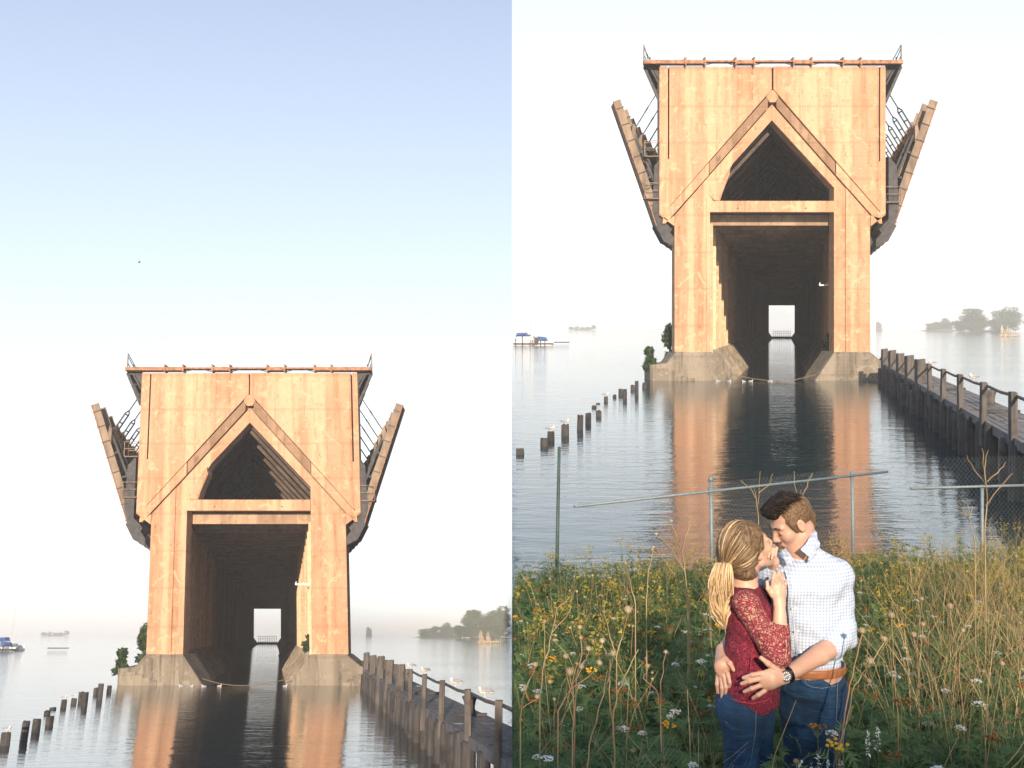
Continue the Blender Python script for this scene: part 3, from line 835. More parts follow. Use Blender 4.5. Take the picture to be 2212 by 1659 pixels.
# a bird in the air over the left-hand view
t = thing('flying_bird', 'tiny dark bird flying high in the blue sky', 'bird', LEFT, (-37.2, 92, 39.2), 0.6)
t.scale = (0.5, 0.5, 0.5)
MB().ball((0, 0, 0), (0.24, 0.07, 0.07), 8, 6).tube([(0.2, 0, 0), (0.36, 0, 0)], [0.05, 0.02], 5).build('body', M['dark'], t, smooth=True)
for s_ in (-1, 1):
    MB().add([(-0.12, s_ * 0.04, 0.02), (0.1, s_ * 0.04, 0.02), (0.12, s_ * 0.55, 0.22), (-0.02, s_ * 0.55, 0.22), (-0.12, s_ * 0.04, 0.05), (0.1, s_ * 0.04, 0.05), (0.12, s_ * 0.55, 0.235), (-0.02, s_ * 0.55, 0.235)],
             [(0, 3, 2, 1), (4, 5, 6, 7), (0, 1, 5, 4), (1, 2, 6, 5), (2, 3, 7, 6), (3, 0, 4, 7)]).build('wing', M['dark'], t)


# ------------------------------------------------------------------ leafy growth
def leaf_cloud(rng, clumps, n, size, flat=1.0):
    """quads spread through ellipsoid clumps (cx,cy,cz,rx,ry,rz); denser towards the skin"""
    c = np.array(clumps, dtype=float)
    vol = c[:, 3] * c[:, 4] * c[:, 5]
    pick = rng.choice(len(c), n, p=vol / vol.sum())
    d = rng.normal(size=(n, 3)); d /= np.linalg.norm(d, axis=1, keepdims=True)
    rad = rng.uniform(0.35, 1.0, n) ** 0.5 * (1 + 0.12 * rng.normal(size=n))
    p = c[pick, :3] + d * rad[:, None] * c[pick, 3:]
    a = rng.normal(size=(n, 3)); a /= np.linalg.norm(a, axis=1, keepdims=True)
    b = np.cross(a, d + 0.3 * rng.normal(size=(n, 3))); b /= np.linalg.norm(b, axis=1, keepdims=True)
    s = size * rng.uniform(0.6, 1.4, n)[:, None]
    tip = p + a * s
    v = np.stack([p - a * s * 0.9, p + b * s * 0.45 + a * s * 0.1, tip, p - b * s * 0.45 + a * s * 0.1], axis=1).reshape(-1, 3)
    f = np.arange(n * 4).reshape(-1, 4)
    return v, f


def tree(name, side, loc, h, w, seed, label, group, leaves=2600, size=None, low=0.02):
    rng = np.random.default_rng(seed)
    t = thing(name, label, 'tree', FR[side], loc, 0.0, group)
    m = MB()
    m.tube([(0, 0, -0.3), (0.03 * w, 0, h * 0.3), (-0.02 * w, 0.02 * w, h * 0.7)], [h * 0.035, h * 0.025, h * 0.008], 7)
    clumps = []
    for i in range(26):
        a = rng.uniform(0, 6.283); zz = rng.uniform(low + 0.06, 0.9)
        prof = math.sin(math.pi * min(1, max(0.05, (zz - low) / (1.04 - low))) ** 0.8) ** 0.6
        rr = rng.uniform(0.35, 0.92) * prof * w * 0.42
        p = (rr * math.cos(a), rr * math.sin(a), zz * h)
        if i < 9: m.tube([(0, 0, h * 0.25 + 0.3 * h * zz * 0.6), ((p[0]) * 0.6, p[1] * 0.6, p[2] * 0.85), p], [h * 0.012, h * 0.008, h * 0.003], 5)
        s = rng.uniform(0.13, 0.22)
        clumps.append((*p, w * s * 1.3, w * s * 1.3, h * s * 0.85))
    m.build('trunk', M['bark'], t)
    v, f = leaf_cloud(rng, clumps, leaves, size or h * 0.028)
    link('crown', np_mesh('crown', v, f, M['tree']), t)
    return t


def mound(side, loc, rx, ry, h, seed, name='island'):
    rng = np.random.default_rng(seed)
    m = MB(); n, q = 28, 6
    vs, fs = [], []
    for i in range(q + 1):
        t_ = i / q
        for j in range(n):
            a = 2 * math.pi * j / n
            rr = (1 - t_) * (1 + 0.14 * math.sin(3 * a + seed) + 0.08 * math.sin(7 * a))
            vs.append((rx * rr * math.cos(a), ry * rr * math.sin(a), -1.5 + (h + 1.5) * (1 - (1 - t_) ** 2) + rng.uniform(-0.1, 0.1) * h))
    for i in range(q):
        for j in range(n):
            fs.append((i * n + j, i * n + (j + 1) % n, (i + 1) * n + (j + 1) % n, (i + 1) * n + j))
    m.add(vs, fs)
    o = place(m.build(name, M['rock'], smooth=True), FR[side], loc)
    tag(o, None, None, kind='structure')
    return o


ISLE = {'left': dict(big=((-28.5, 765, 20, 19, 'rounded tree, left of the big island pair'), (-19.0, 780, 17, 15, 'smaller tree filling the gap of the big island pair'), (-10.0, 760, 22, 20, 'tall broad tree at the right end of the island')),
                     land=(-17, 770, 24, 16, 1.4), low=(-69, 1000, 27, 14, 3.0), lowtrees=((-84, 996, 7, 15), (-38, 768, 8, 12), (-20, 756, 9, 15), (-73, 1003, 9, 15), (-62, 1000, 12, 14), (-52, 990, 9, 12), (-44, 940, 8, 10)), far=(-690, 1560, 24, 10, 1.5)),
        'right': dict(big=((424, 905, 21, 25, 'rounded tree, left of the big island pair'), (437, 930, 17, 21, 'smaller tree filling the gap of the big island pair'), (451, 900, 22, 30, 'tall broad tree at the right end of the island')),
                      land=(437, 910, 32, 18, 1.5), low=(484, 1110, 25, 14, 3.0), lowtrees=((470, 1105, 8, 15), (411, 905, 9, 15), (437, 890, 11, 19), (480, 1112, 9, 15), (489, 1110, 13, 14), (500, 1098, 10, 12), (449, 960, 9, 12)), far=(107, 1500, 22, 10, 1.5))}
for side, I in ISLE.items():
    mound(side, (*I['land'][:2], 0), I['land'][2], I['land'][3], I['land'][4], 3)
    mound(side, (*I['low'][:2], 0), I['low'][2], I['low'][3], I['low'][4], 5)
    mound(side, (*I['far'][:2], 0), I['far'][2], I['far'][3], I['far'][4], 9)
    for i, (x, y, h, w, txt) in enumerate(I['big']):
        tree('island_tree', side, (x, y, 0.6), h, w, 40 + i, 'hazy green %s, %s' % (txt, SIDE[side]), 'trees on the hazy island', 9000, h * 0.03)
    for i, (x, y, h, w) in enumerate(I['lowtrees']):
        tree('island_tree', side, (x, y, 1.2), h, w, 60 + i, 'low hazy tree by the wooded island, %s from the left, %s' % (ORD[(sorted(range(len(I['lowtrees'])), key=lambda j: I['lowtrees'][j][0] / I['lowtrees'][j][1])).index(i)], SIDE[side]), 'low trees on the wooded point', 3000, h * 0.06, 0.0)
    for i in range(5):
        x, y = I['far'][0] - 17 + i * 8.4, I['far'][1]
        tree('islet_tree', side, (x, y, 0.8), (4.5, 5.0, 3.8, 4.2, 7.0)[i], 9, 80 + i, 'faint bush on the far misty islet, %s from the left, %s' % (ORD[i], SIDE[side]), 'bushes on the far islet', 900, 0.6, 0.0)
    # ruined crib standing far out
    x, y = {'left': (-183, 1320), 'right': (484, 1300)}[side]
    m = thing('ruined_crib', 'faint grey ruined timber crib standing far out beside the dock, %s' % SIDE[side], 'ruin', FR[side], (x, y, 0), 0, 'ruined cribs in the mist')
    rnd = random.Random(5)
    for i in range(6):
        MB().box(-3.4 + i * 1.2, -2.5 + i * 1.2, rnd.uniform(-1.5, 0), 1.5, -1, 10 + rnd.uniform(-2.5, 2.0)).build('crib_post', M['post'], m)
    MB().box(-3.7, 3.9, -1.7, 1.7, -1, 2.2).build('crib_base', M['post'], m)
    # bleached pile cluster near the island
    x, y = {'left': (-10.5, 414), 'right': (228, 455)}[side]
    m = thing('pile_cluster', 'pale sunlit cluster of old broken piles near the island, %s' % SIDE[side], 'piles', FR[side], (x, y, 0), 0, 'bleached pile clusters')
    hs = (1.2, 4.8, 5.3, 4.2, 2.6, 1.4, 1.2, 3.6, 4.6, 4.0, 2.4, 1.0)
    for i, h in enumerate(hs):
        MB().tube([(0, 0, -1), (0.05, 0, h * 0.7), (0.08, 0, h)], [0.26, 0.24, 0.17], 8).build('pile', M['palepile'], m, (-2.9 + i * 0.46, rnd.uniform(-0.6, 0.6), 0), True)
    MB().box(-3.2, 5.5, -0.5, 0.5, 0.5, 0.85).build('wale', M['palepile'], m)
    for i in range(4):
        MB().tube([(0, 0, -1), (0, 0, 1.5 + 0.3 * (i % 2))], 0.2, 7).build('pile', M['palepile'], m, (3.2 + i * 0.9, 0.4, 0), True)

# ------------------------------------------------------------------ small marina at the left edge of each view
for side in ('left', 'right'):
    fr = FR[side]
    yb, u0 = (245, 0.0) if side == 'left' else (250, 1106.0)

    def mx(u, y=yb): return (u + u0 - 1106.0) / F_PX * y * (math.cos(FALL) if side == 'left' else 1.0)
    if side == 'right':
        def mx(u, y=yb): return (u + 1106.0 - 1106.0) / F_PX * y + 0.3
    sb = thing('sailboat', 'white sailboat with blue canvas and a tall bare mast, %s' % SIDE[side], 'sailboat', fr, (mx(22) if side == 'left' else 4.4, yb, 0), 0, 'moored sailboats')
    hull = MB(); vs, fs = [], []
    for i in range(9):
        s_ = i / 8
        w = 1.35 * math.sin(math.pi * min(0.98, 0.22 + 0.74 * s_)) ** 0.7 if i < 8 else 0.05
        xx = -4.0 + 8.0 * s_
        for zz, sc in ((-0.3, 0.4), (0.1, 0.8), (1.0 + 0.25 * s_, 1.0)):
            vs += [(xx, -w * sc, zz), (xx, w * sc, zz)]
    for i in range(8):
        a, b = i * 6, i * 6 + 6
        fs += [(a, b, b + 2, a + 2), (a + 2, b + 2, b + 4, a + 4), (a + 1, a + 3, b + 3, b + 1), (a + 3, a + 5, b + 5, b + 3), (a + 4, b + 4, b + 5, a + 5)]
    fs.append((0, 2, 4, 5, 3, 1))
    hull.add(vs, fs).build('hull', M['white'], sb, smooth=False)
    MB().box(-1.8, 2.0, -0.7, 0.7, 1.05, 1.6).build('cabin', M['white'], sb, bevel=0.15)
    MB().tube([(0.3, 0, 1.0), (0.42, 0, 11.5)], [0.09, 0.06], 8).build('mast', M['mastal'], sb)
    MB().tube([(0.3, 0, 2.3), (-3.4, 0, 2.25)], 0.22, 8).build('boom_cover', M['blue'], sb)
    MB().prism([(-3.4, 1.7), (-3.2, 2.9), (-0.6, 3.0), (-0.4, 2.6), (-0.6, 2.5), (-3.0, 2.3)], -1.1, 1.1).build('bimini', M['blue'], sb)
    for x in (-3.2, -0.7):
        for s_ in (-1, 1): MB().bar((x, s_ * 1.0, 1.0), (x, s_ * 1.0, 2.7), 0.05, 0.05).build('bimini_pole', M['mastal'], sb)
    mb = thing('motorboat', 'small white motorboat under a dark blue cover beside the sailboat, %s' % SIDE[side], 'motorboat', fr, (mx(45) if side == 'left' else 7.6, yb - 6, 0), 0.1, 'moored motorboats')
    MB().prism([(-2.4, -0.2), (2.0, -0.2), (2.8, 0.9), (-2.6, 0.8)], -0.95, 0.95).build('hull', M['white'], mb, bevel=0.1)
    MB().prism([(-1.2, 0.92), (1.3, 0.92), (0.7, 1.9), (-1.2, 2.1)], -0.8, 0.8).build('cover', M['blue'], mb, bevel=0.1)
    MB().box(-2.75, -2.45, -0.25, 0.25, 0.1, 1.2).build('outboard', M['dark'], mb, bevel=0.05)
    jt = thing('jetty', 'low dark floating jetty with slim piles by the moored boats, %s' % SIDE[side], 'jetty', fr, (mx(0) if side == 'left' else 0.3, yb - 12, 0), 0, 'floating jetties')
    for i in range(6):
        MB().box(i * 1.62, i * 1.62 + 1.55, -0.9, 0.9, 0.15, 0.55).build('float_section', M['pile'], jt, bevel=0.03)
    for i, (x, h) in enumerate(((0.6, 1.6), (2.2, 2.6), (4.1, 1.5), (5.0, 2.2), (6.6, 1.3), (7.6, 1.4))):
        MB().tube([(0, 0, -1), (0, 0, h)], 0.13, 7).build('jetty_pile', M['pile'], jt, (x, -0.95 if i % 2 else 0.95, 0), True)
    MB().box(5.2, 6.1, -0.4, 0.4, 0.56, 1.9).build('dock_box', M['pile'], jt, bevel=0.04)
    MB().box(9.7, 14.5, 16.5, 17.2, 0.35, 0.6).build('finger_float', M['pile'], jt)

# ------------------------------------------------------------------ bushes rooted on the dock footings
for side in ('left', 'right'):
    k = K[side]
    for i, (bx, by, bz, h, w, txt) in enumerate(((-8.75, 3.6, 1.3, 3.3, 1.3, 'dense green bush growing against the left leg of the dock'), (-10.15, 0.6, 0.35, 2.3, 0.8, 'thin green shrub hanging from the left corner of the footing'), (4.75, 3.4, 2.35, 1.5, 0.8, 'small green shrub sprouting inside the tunnel beside the right leg'), (9.2, 2.0, 1.2, 0.5, 1.0, 'low scrubby growth on the right footing by the pier'))):
        rng = np.random.default_rng(90 + i)
        t = thing('bush', txt + ', ' + SIDE[side], 'bush', FR[side], (X0[side] + bx + k * by, D[side] + by, bz), 0, 'bushes on the dock footings')
        m = MB(); cl = []
        for q in range(12):
            a = rng.uniform(0, 6.28); z = rng.uniform(0.15, 0.95); r = w * 0.5 * rng.uniform(0.2, 0.9) * (1.1 - z * 0.8)
            p = (r * math.cos(a), r * math.sin(a), z * h)
            m.tube([(0, 0, 0), (p[0] * 0.5, p[1] * 0.5, p[2] * 0.6), p], [0.03, 0.02, 0.008], 5)
            cl.append((*p, 0.30 * w + 0.1, 0.30 * w + 0.1, 0.12 * h))
        m.build('stem', M['bark'], t)
        v, f = leaf_cloud(rng, cl, 900 if h > 2 else 420, 0.2)
        link('foliage', np_mesh('foliage', v, f, M['bush']), t)

# ------------------------------------------------------------------ grassy bank in front of the right-hand dock
def bank_z(x, y):
    ys = (-80, -6, 0, 4.4, 8, 12, 15, 17, 20, 26)
    zs = (3.2, 2.9, 2.6, 1.80, 1.20, 0.62, 0.22, -0.02, -0.5, -1.5)
    z = float(np.interp(y - 0.28 * min(x, 9) + (0.9 if y > 8 else 0.9 * max(0.0, (y - 4) / 4)), ys, zs)) if y > 0 else float(np.interp(y, ys, zs))
    return z


m = MB(); nx, ny = 34, 70
xs = [0.002 + (17.0) * (i / nx) ** 1.5 for i in range(nx + 1)]
ysb = [-20 + 46 * (j / ny) for j in range(ny + 1)]
vs = [(x, y, bank_z(x, y) + 0.05 * mnoise.noise((x * 1.3, y * 1.3, 0))) for y in ysb for x in xs]
fs = [(j * (nx + 1) + i, j * (nx + 1) + i + 1, (j + 1) * (nx + 1) + i + 1, (j + 1) * (nx + 1) + i) for j in range(ny) for i in range(nx)]
m.add(vs, fs)
o = m.build('ground', M['soil'], smooth=True); tag(o, None, None, kind='structure')
# unseen bluff added behind the viewer, its crest shaped to shade the low bank
m = MB(); vs, fs = [], []
for j in range(9):
    for i in range(13):
        x = (0.02, 0.6, 1.4, 2.2, 2.7, 3.3, 4.0, 6, 9, 13, 18, 24, 31)[i]; t_ = j / 8
        crest = 19.5 if x < 2.5 else 18.6 if x > 3.8 else 19.5 - 0.9 * (x - 2.5) / 1.3
        y = -70 + 40 * t_
        z = crest * (math.sin(math.pi * min(1.0, t_ / 1.5 + 0.12)) if t_ < 0.85 else 0.0) + 2.5 if j < 8 else 2.6
        vs.append((x, y, z))
for j in range(8):
    for i in range(12):
        fs.append((j * 13 + i, j * 13 + i + 1, (j + 1) * 13 + i + 1, (j + 1) * 13 + i))
m.add(vs, fs)
tag(m.build('shade_hill', M['soil'], smooth=True), None, None, kind='structure')

# ------------------------------------------------------------------ chain-link fence at the shore
t = thing('chain_link_fence', 'galvanised chain-link fence with a sloping top rail behind the couple', 'fence', RIGHT, (0, 0, 0))
fa, fb = px(1241, 1094, 15.5), px(1917, 1019, 19.3)
MB().tube([fa, fb], 0.024, 8).build('top_rail', M['galv'], t, smooth=True)


def on_fence(u):
    k0, k1 = 0.0, 1.0
    for _ in range(40):
        km = (k0 + k1) / 2; p = fa.lerp(fb, km)
        if p.x / p.y * F_PX + 1106 < u: k0 = km
        else: k1 = km
    return fa.lerp(fb, (k0 + k1) / 2)


for u, vt in ((1537, 1038), (1843, 1028)):
    p = on_fence(u)
    top = px(u, vt, p.y)
    MB().tube([(top.x + 0.03, p.y + 0.06, -0.6), (top.x, p.y + 0.06, top.z)], 0.032, 8).lathe([(0.045, 0), (0.045, 0.05), (0.02, 0.09)], 8, (top.x, p.y + 0.06, top.z - 0.02)).build('post', M['galv'], t, smooth=True)
    MB().lathe([(0.05, -0.06), (0.05, 0.06)], 8, (p.x, p.y + 0.05, p.z)).build('clamp', M['galv'], t)
ra, rb = px(1967, 1055, 17.35), px(2300, 1046, 17.9)
t2 = thing('chain_link_fence', 'galvanised chain-link fence panel at the right edge, below the pier', 'fence', RIGHT, (0, 0, 0))
MB().tube([ra, rb], 0.024, 8).build('top_rail', M['galv'], t2, smooth=True)
for u in (2122,):
    p = ra.lerp(rb, (u - 1967) / 333.0)
    MB().tube([(p.x, p.y + 0.05, -0.6), (p.x, p.y + 0.05, p.z + 0.02)], 0.03, 8).build('post', M['galv'], t2, smooth=True)


def chain(a, b, zlo, up0, up1, parent):
    m = MB(); d_ = b - a; L_ = Vector((d_.x, d_.y, 0)).length; e = Vector((d_.x, d_.y, 0)) / L_
    pitch = 0.085

    def top_at(s): return a.z + (b.z - a.z) * s / L_ + up0 + (up1 - up0) * s / L_
    for sg in (1, -1):
        n = int((L_ + 3) / pitch)
        for i in range(-40, n):
            s0 = i * pitch
            pts = []
            for h in (0.0, 2.2):
                s = s0 + sg * h * 0.9 + (2 if sg < 0 else 0)
                pts.append((s, zlo + h))
            (sa, za), (sb_, zb) = pts
            # clip to the panel
            ok = []
            for q in range(13):
                s = sa + (sb_ - sa) * q / 12; z = za + (zb - za) * q / 12
                if 0 <= s <= L_ and z <= top_at(s): ok.append((s, z))
            if len(ok) > 1:
                (sa, za), (sb_, zb) = ok[0], ok[-1]
                m.tube([a + e * sa + Vector((0, 0.03, za - a.z)), a + e * sb_ + Vector((0, 0.03, zb - a.z))], 0.0011, 3, False)
    o = m.build('chain_link_mesh', M['galv'], parent); o['kind'] = 'stuff'


chain(fa, fb, 0.2, 0.02, 0.35, t)
chain(ra, rb, 0.2, 0.5, 0.6, t2)
pg = px(1208, 965, 15.0); pl = px(1203, 1215, 15.0)
o = MB().tube([(pl.x - pg.x - 0.01, 0, -0.4 - 0.0), (pl.x - pg.x, 0, pl.z), (0, 0, pg.z)], [0.029, 0.027, 0.024], 8).build('fence_post', M['greenpost'], smooth=True)
place(o, RIGHT, (pg.x, 15.0, 0)); tag(o, 'tall dark green fence post standing alone at the left of the bank', 'post')

# ------------------------------------------------------------------ retaining wall along the cut edge between the two basins
m = MB(); ysw = [-20, -10, -5, 0, 2, 4, 6, 8, 10, 12, 14, 16, 20, 60, 200, 600, 1500, 4190]
vs, fs = [], []
for y in ysw:
    top_ = min(bank_z(0.0, y), 3.0) - 0.08 if y < 15 else -0.4
    if y >= 15: top_ = -0.12
    bot_ = min(-2.0, 0.6 - y * math.tan(FALL) - 4.0)
    vs += [(0.003, y, bot_), (0.003, y, top_), (0.35, y, top_), (0.35, y, bot_)]
for i in range(len(ysw) - 1):
    a, b = i * 4, i * 4 + 4
    fs += [(a, b, b + 1, a + 1), (a + 1, b + 1, b + 2, a + 2), (a + 2, b + 2, b + 3, a + 3)]
fs += [(0, 1, 2, 3), tuple(len(vs) - 4 + i for i in (3, 2, 1, 0))]
m.add(vs, fs)
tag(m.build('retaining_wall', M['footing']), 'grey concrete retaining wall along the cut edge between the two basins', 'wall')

# ------------------------------------------------------------------ wild meadow on the bank
VM = {}
VM['fern'] = leaf_mat('ferny leaves', (0.055, 0.120, 0.048), (0.14, 0.23, 0.08), 1.6, 0.3)
VM['fern2'] = leaf_mat('yellow-green leaves', (0.055, 0.085, 0.025), (0.12, 0.15, 0.04), 1.2, 0.3)
VM['gold'] = leaf_mat('goldenrod flowers', (0.20, 0.17, 0.03), (0.36, 0.29, 0.06), 8.0, 0.2)
VM['dry'] = leaf_mat('dry straw', (0.21, 0.155, 0.075), (0.40, 0.31, 0.165), 3.0, 0.0)
VM['dryred'] = leaf_mat('reddish dry stem', (0.24, 0.13, 0.075), (0.40, 0.26, 0.16), 3.0, 0.0)
VM['grass'] = leaf_mat('grass blades', (0.055, 0.10, 0.04), (0.15, 0.19, 0.075), 2.0, 0.3)
VM['lace'] = leaf_mat('white umbel florets', (0.62, 0.64, 0.60), (0.80, 0.80, 0.76), 20.0, 0.2)
VM['seed'] = leaf_mat('dry seed heads', (0.26, 0.19, 0.11), (0.50, 0.42, 0.28), 9.0, 0.0)
VM['tansy'] = leaf_mat('brown tansy heads', (0.10, 0.05, 0.018), (0.20, 0.105, 0.03), 12.0, 0.0)
VM['tansyy'] = leaf_mat('orange tansy heads', (0.34, 0.19, 0.02), (0.48, 0.30, 0.03), 12.0, 0.0)
VM['gstem'] = leaf_mat('green stems', (0.07, 0.11, 0.04), (0.15, 0.19, 0.08), 3.0, 0.0)

rg = np.random.default_rng(21)


def bz_arr(x, y):
    return np.array([bank_z(a, b) for a, b in zip(x, y)])


class Soup:
    def __init__(self): self.v, self.f, self.n = [], [], 0

    def add(self, v, f):
        self.v.append(np.asarray(v, float)); self.f.append(np.asarray(f, int) + self.n); self.n += len(v)

    def build(self, name, mat, parent=None, kind='stuff', seam=True):
        v = np.concatenate(self.v); f = np.concatenate(self.f)
        if seam:                                     # nothing of this bank grows past its cut edge
            keep = (v[f][:, :, 0] > 0.004).all(axis=1)
            f = f[keep]
        o = link(name, np_mesh(name, v, f, mat), parent)
        if kind: o['kind'] = kind
        return o


def ribbon(pts, w, side=None):
    """flat tapering strip of triangles along pts"""
    pts = np.asarray(pts, float); n = len(pts)
    t = np.gradient(pts, axis=0)
    s = np.cross(t, side if side is not None else (0.3, -1, 0.2)); s /= np.linalg.norm(s, axis=1, keepdims=True) + 1e-9
    ww = w * np.linspace(1, 0.25, n)[:, None] / 2
    v = np.concatenate([pts - s * ww, pts + s * ww]); f = []
    for i in range(n - 1):
        f += [(i, i + 1, n + i + 1), (i, n + i + 1, n + i)]
    return v, np.array(f)


def stem3(pts, r0, r1):
    """three-sided tapering stem"""
    pts = np.asarray(pts, float); n = len(pts)
    t = np.gradient(pts, axis=0); t /= np.linalg.norm(t, axis=1, keepdims=True) + 1e-9
    ref = np.array((0.31, 0.9, 0.12)); a = np.cross(t, ref); a /= np.linalg.norm(a, axis=1, keepdims=True) + 1e-9
    b = np.cross(t, a); r = np.linspace(r0, r1, n)[:, None]
    v = np.concatenate([pts + (a * math.cos(q) + b * math.sin(q)) * r for q in (0, 2.094, 4.189)]); f = []
    for k_ in range(3):
        k2 = (k_ + 1) % 3
        for i in range(n - 1):
            f += [(k_ * n + i, k2 * n + i, k2 * n + i + 1), (k_ * n + i, k2 * n + i + 1, k_ * n + i + 1)]
    return v, np.array(f)


def fern_plant(seed, leaves=15, pairs=7):
    r_ = np.random.default_rng(seed); V, Fc, n = [], [], 0
    for i in range(leaves):
        z0 = 0.05 + 0.85 * (i / leaves) + r_.uniform(-0.03, 0.03); a = i * 2.4 + r_.uniform(-0.3, 0.3)
        L_ = r_.uniform(0.22, 0.38) * (1.15 - 0.55 * z0); out = np.array((math.cos(a), math.sin(a), 0)); sd_ = np.array((-math.sin(a), math.cos(a), 0))
        rise = r_.uniform(0.2, 0.9)

        def at(s): return np.array((0, 0, z0)) + out * L_ * s + np.array((0, 0, 1)) * L_ * (rise * s - 0.75 * s * s)
        tri = []
        for q in range(pairs):
            s = 0.2 + 0.75 * q / pairs; p = at(s); w = L_ * 0.34 * math.sin(math.pi * (0.18 + 0.78 * s)) * r_.uniform(0.8, 1.2)
            fw = (at(min(1, s + 0.12)) - p)
            for sg in (-1, 1):
                tip = p + sd_ * sg * w + fw * 1.2 + np.array((0, 0, r_.uniform(-0.02, 0.02)))
                tri += [p - fw * 0.28, p + fw * 0.42, tip]
        p0, p1 = at(0), at(1.0)
        tri += [p0 - sd_ * 0.004, p0 + sd_ * 0.004, at(0.6), at(0.5), at(0.72) + sd_ * 0.02, p1]
        V += tri
    V = np.array(V); return V, np.arange(len(V)).reshape(-1, 3)


FERN = [fern_plant(s) for s in range(6)]
FERN_LO = [fern_plant(s, 11, 5) for s in range(20, 25)]


def scatter(n, y0, y1, xpow=1.0, lo=0.0, hi=1.0):
    y = np.sqrt(rg.uniform(y0 * y0, y1 * y1, n)); x = y * (lo + (hi - lo) * rg.uniform(0, 1, n) ** xpow) * 0.57 + 0.01
    return x, y


def stamp(soup, templ, x, y, z, h, wscale, lean=0.12):
    for i in range(len(x)):
        V, Fc = templ[rg.integers(len(templ))]
        a = rg.uniform(0, 6.283); c_, s_ = math.cos(a), math.sin(a)
        q = np.empty_like(V)
        q[:, 0] = (V[:, 0] * c_ - V[:, 1] * s_) * wscale[i]; q[:, 1] = (V[:, 0] * s_ + V[:, 1] * c_) * wscale[i]; q[:, 2] = V[:, 2] * h[i]
        q[:, 0] += lean * rg.normal() * q[:, 2] + x[i]; q[:, 1] += lean * rg.normal() * q[:, 2] + y[i]; q[:, 2] += z[i]
        soup.add(q, Fc)


def clear_people(x, y, r=0.33):
    """keep the spot where the couple stands free"""
    return ((x - 1.08) ** 2 / 0.30 + (y - 4.42) ** 2 / 0.10) > 1.0


sp = Soup()
x, y = scatter(1150, 2.7, 7.0); k_ = clear_people(x, y); x, y = x[k_], y[k_]
stamp(sp, FERN, x, y, bz_arr(x, y), rg.uniform(0.42, 0.72, len(x)) - 0.12 * (y < 3.8), rg.uniform(0.75, 1.15, len(x)))
x, y = scatter(1500, 6.5, 14.6)
stamp(sp, FERN_LO, x, y, bz_arr(x, y), rg.uniform(0.5, 0.85, len(x)), rg.uniform(0.9, 1.5, len(x)))
sp.build('undergrowth', VM['fern'])
sp = Soup()
x, y = scatter(800, 5.5, 14.8)
stamp(sp, FERN_LO, x, y, bz_arr(x, y), rg.uniform(0.55, 0.95, len(x)), rg.uniform(0.6, 1.1, len(x)))
x, y = scatter(140, 3.0, 7.0); k_ = clear_people(x, y); x, y = x[k_], y[k_]
stamp(sp, FERN, x, y, bz_arr(x, y), rg.uniform(0.4, 0.7, len(x)), rg.uniform(0.5, 0.9, len(x)))
sp.build('weeds', VM['fern2'])
VM['fern3'] = leaf_mat('light green feathery leaves', (0.075, 0.13, 0.05), (0.15, 0.22, 0.09), 2.2, 0.35)
sp = Soup()
x, y = scatter(330, 2.9, 8.0); k_ = clear_people(x, y); x, y = x[k_], y[k_]
stamp(sp, FERN, x, y, bz_arr(x, y), rg.uniform(0.62, 0.98, len(x)) - 0.15 * (y < 3.8), rg.uniform(0.45, 0.75, len(x)), 0.2)
sp.build('feathery_weeds', VM['fern3'])

# goldenrod: yellow plumes thickest near the shore
leaf_s, plume_s = Soup(), Soup()
x, y = scatter(230, 6.5, 14.8); z = bz_arr(x, y)
for i in range(len(x)):
    h = rg.uniform(0.6, 1.0); top = np.array((x[i] + rg.normal() * 0.06, y[i] + rg.normal() * 0.06, z[i] + h)); bot = np.array((x[i], y[i], z[i]))
    leaf_s.add(*ribbon([bot, (bot + top) / 2, top], 0.012))
    for q in range(16):
        s = rg.uniform(0.2, 0.9); a = rg.uniform(0, 6.283); p = bot + (top - bot) * s; L_ = rg.uniform(0.07, 0.13)
        e = p + np.array((math.cos(a) * L_, math.sin(a) * L_, rg.uniform(-0.01, 0.05)))
        leaf_s.add(*ribbon([p, (p + e) / 2 + np.array((0, 0, 0.012)), e], 0.022, (0, 0.2, 1)))
    n = 40; c = top[None] + rg.normal(size=(n, 3)) * np.array((0.035, 0.035, 0.05)); d1 = rg.normal(size=(n, 3)) * 0.014; d2 = rg.normal(size=(n, 3)) * 0.014
    plume_s.add(np.stack([c, c + d1, c + d2], 1).reshape(-1, 3), np.arange(n * 3).reshape(-1, 3))
leaf_s.build('goldenrod_leaves', VM['fern2']); plume_s.build('goldenrod_flowers', VM['gold'])

# grass, green everywhere and straw-coloured at the right
gs, ds = Soup(), Soup()
for soup, n, lo, hi, ya, yb, hh in ((gs, 2600, 0, 1, 2.7, 9, 0.6), (gs, 1300, 0, 1, 8, 15, 0.75), (gs, 1500, 0.66, 1.08, 4.0, 13, 0.85), (ds, 1250, 0.68, 1.08, 4.0, 13, 0.9), (ds, 900, 0, 1, 3.2, 14, 0.8)):
    x, y = scatter(n, ya, yb, 0.8, lo, hi); k_ = clear_people(x, y); x, y = x[k_], y[k_]; z = bz_arr(x, y)
    for i in range(len(x)):
        h = hh * rg.uniform(0.6, 1.25); a = rg.uniform(0, 6.283); b_ = rg.uniform(0.05, 0.5) * h
        d_ = np.array((math.cos(a), math.sin(a), 0)); p = np.array((x[i], y[i], z[i]))
        soup.add(*ribbon([p, p + d_ * b_ * 0.2 + (0, 0, h * 0.45), p + d_ * b_ * 0.55 + (0, 0, h * 0.8), p + d_ * b_ + (0, 0, h)], rg.uniform(0.004, 0.008)))
gs.build('grass', VM['grass']); ds.build('dry_grass', VM['dry'])


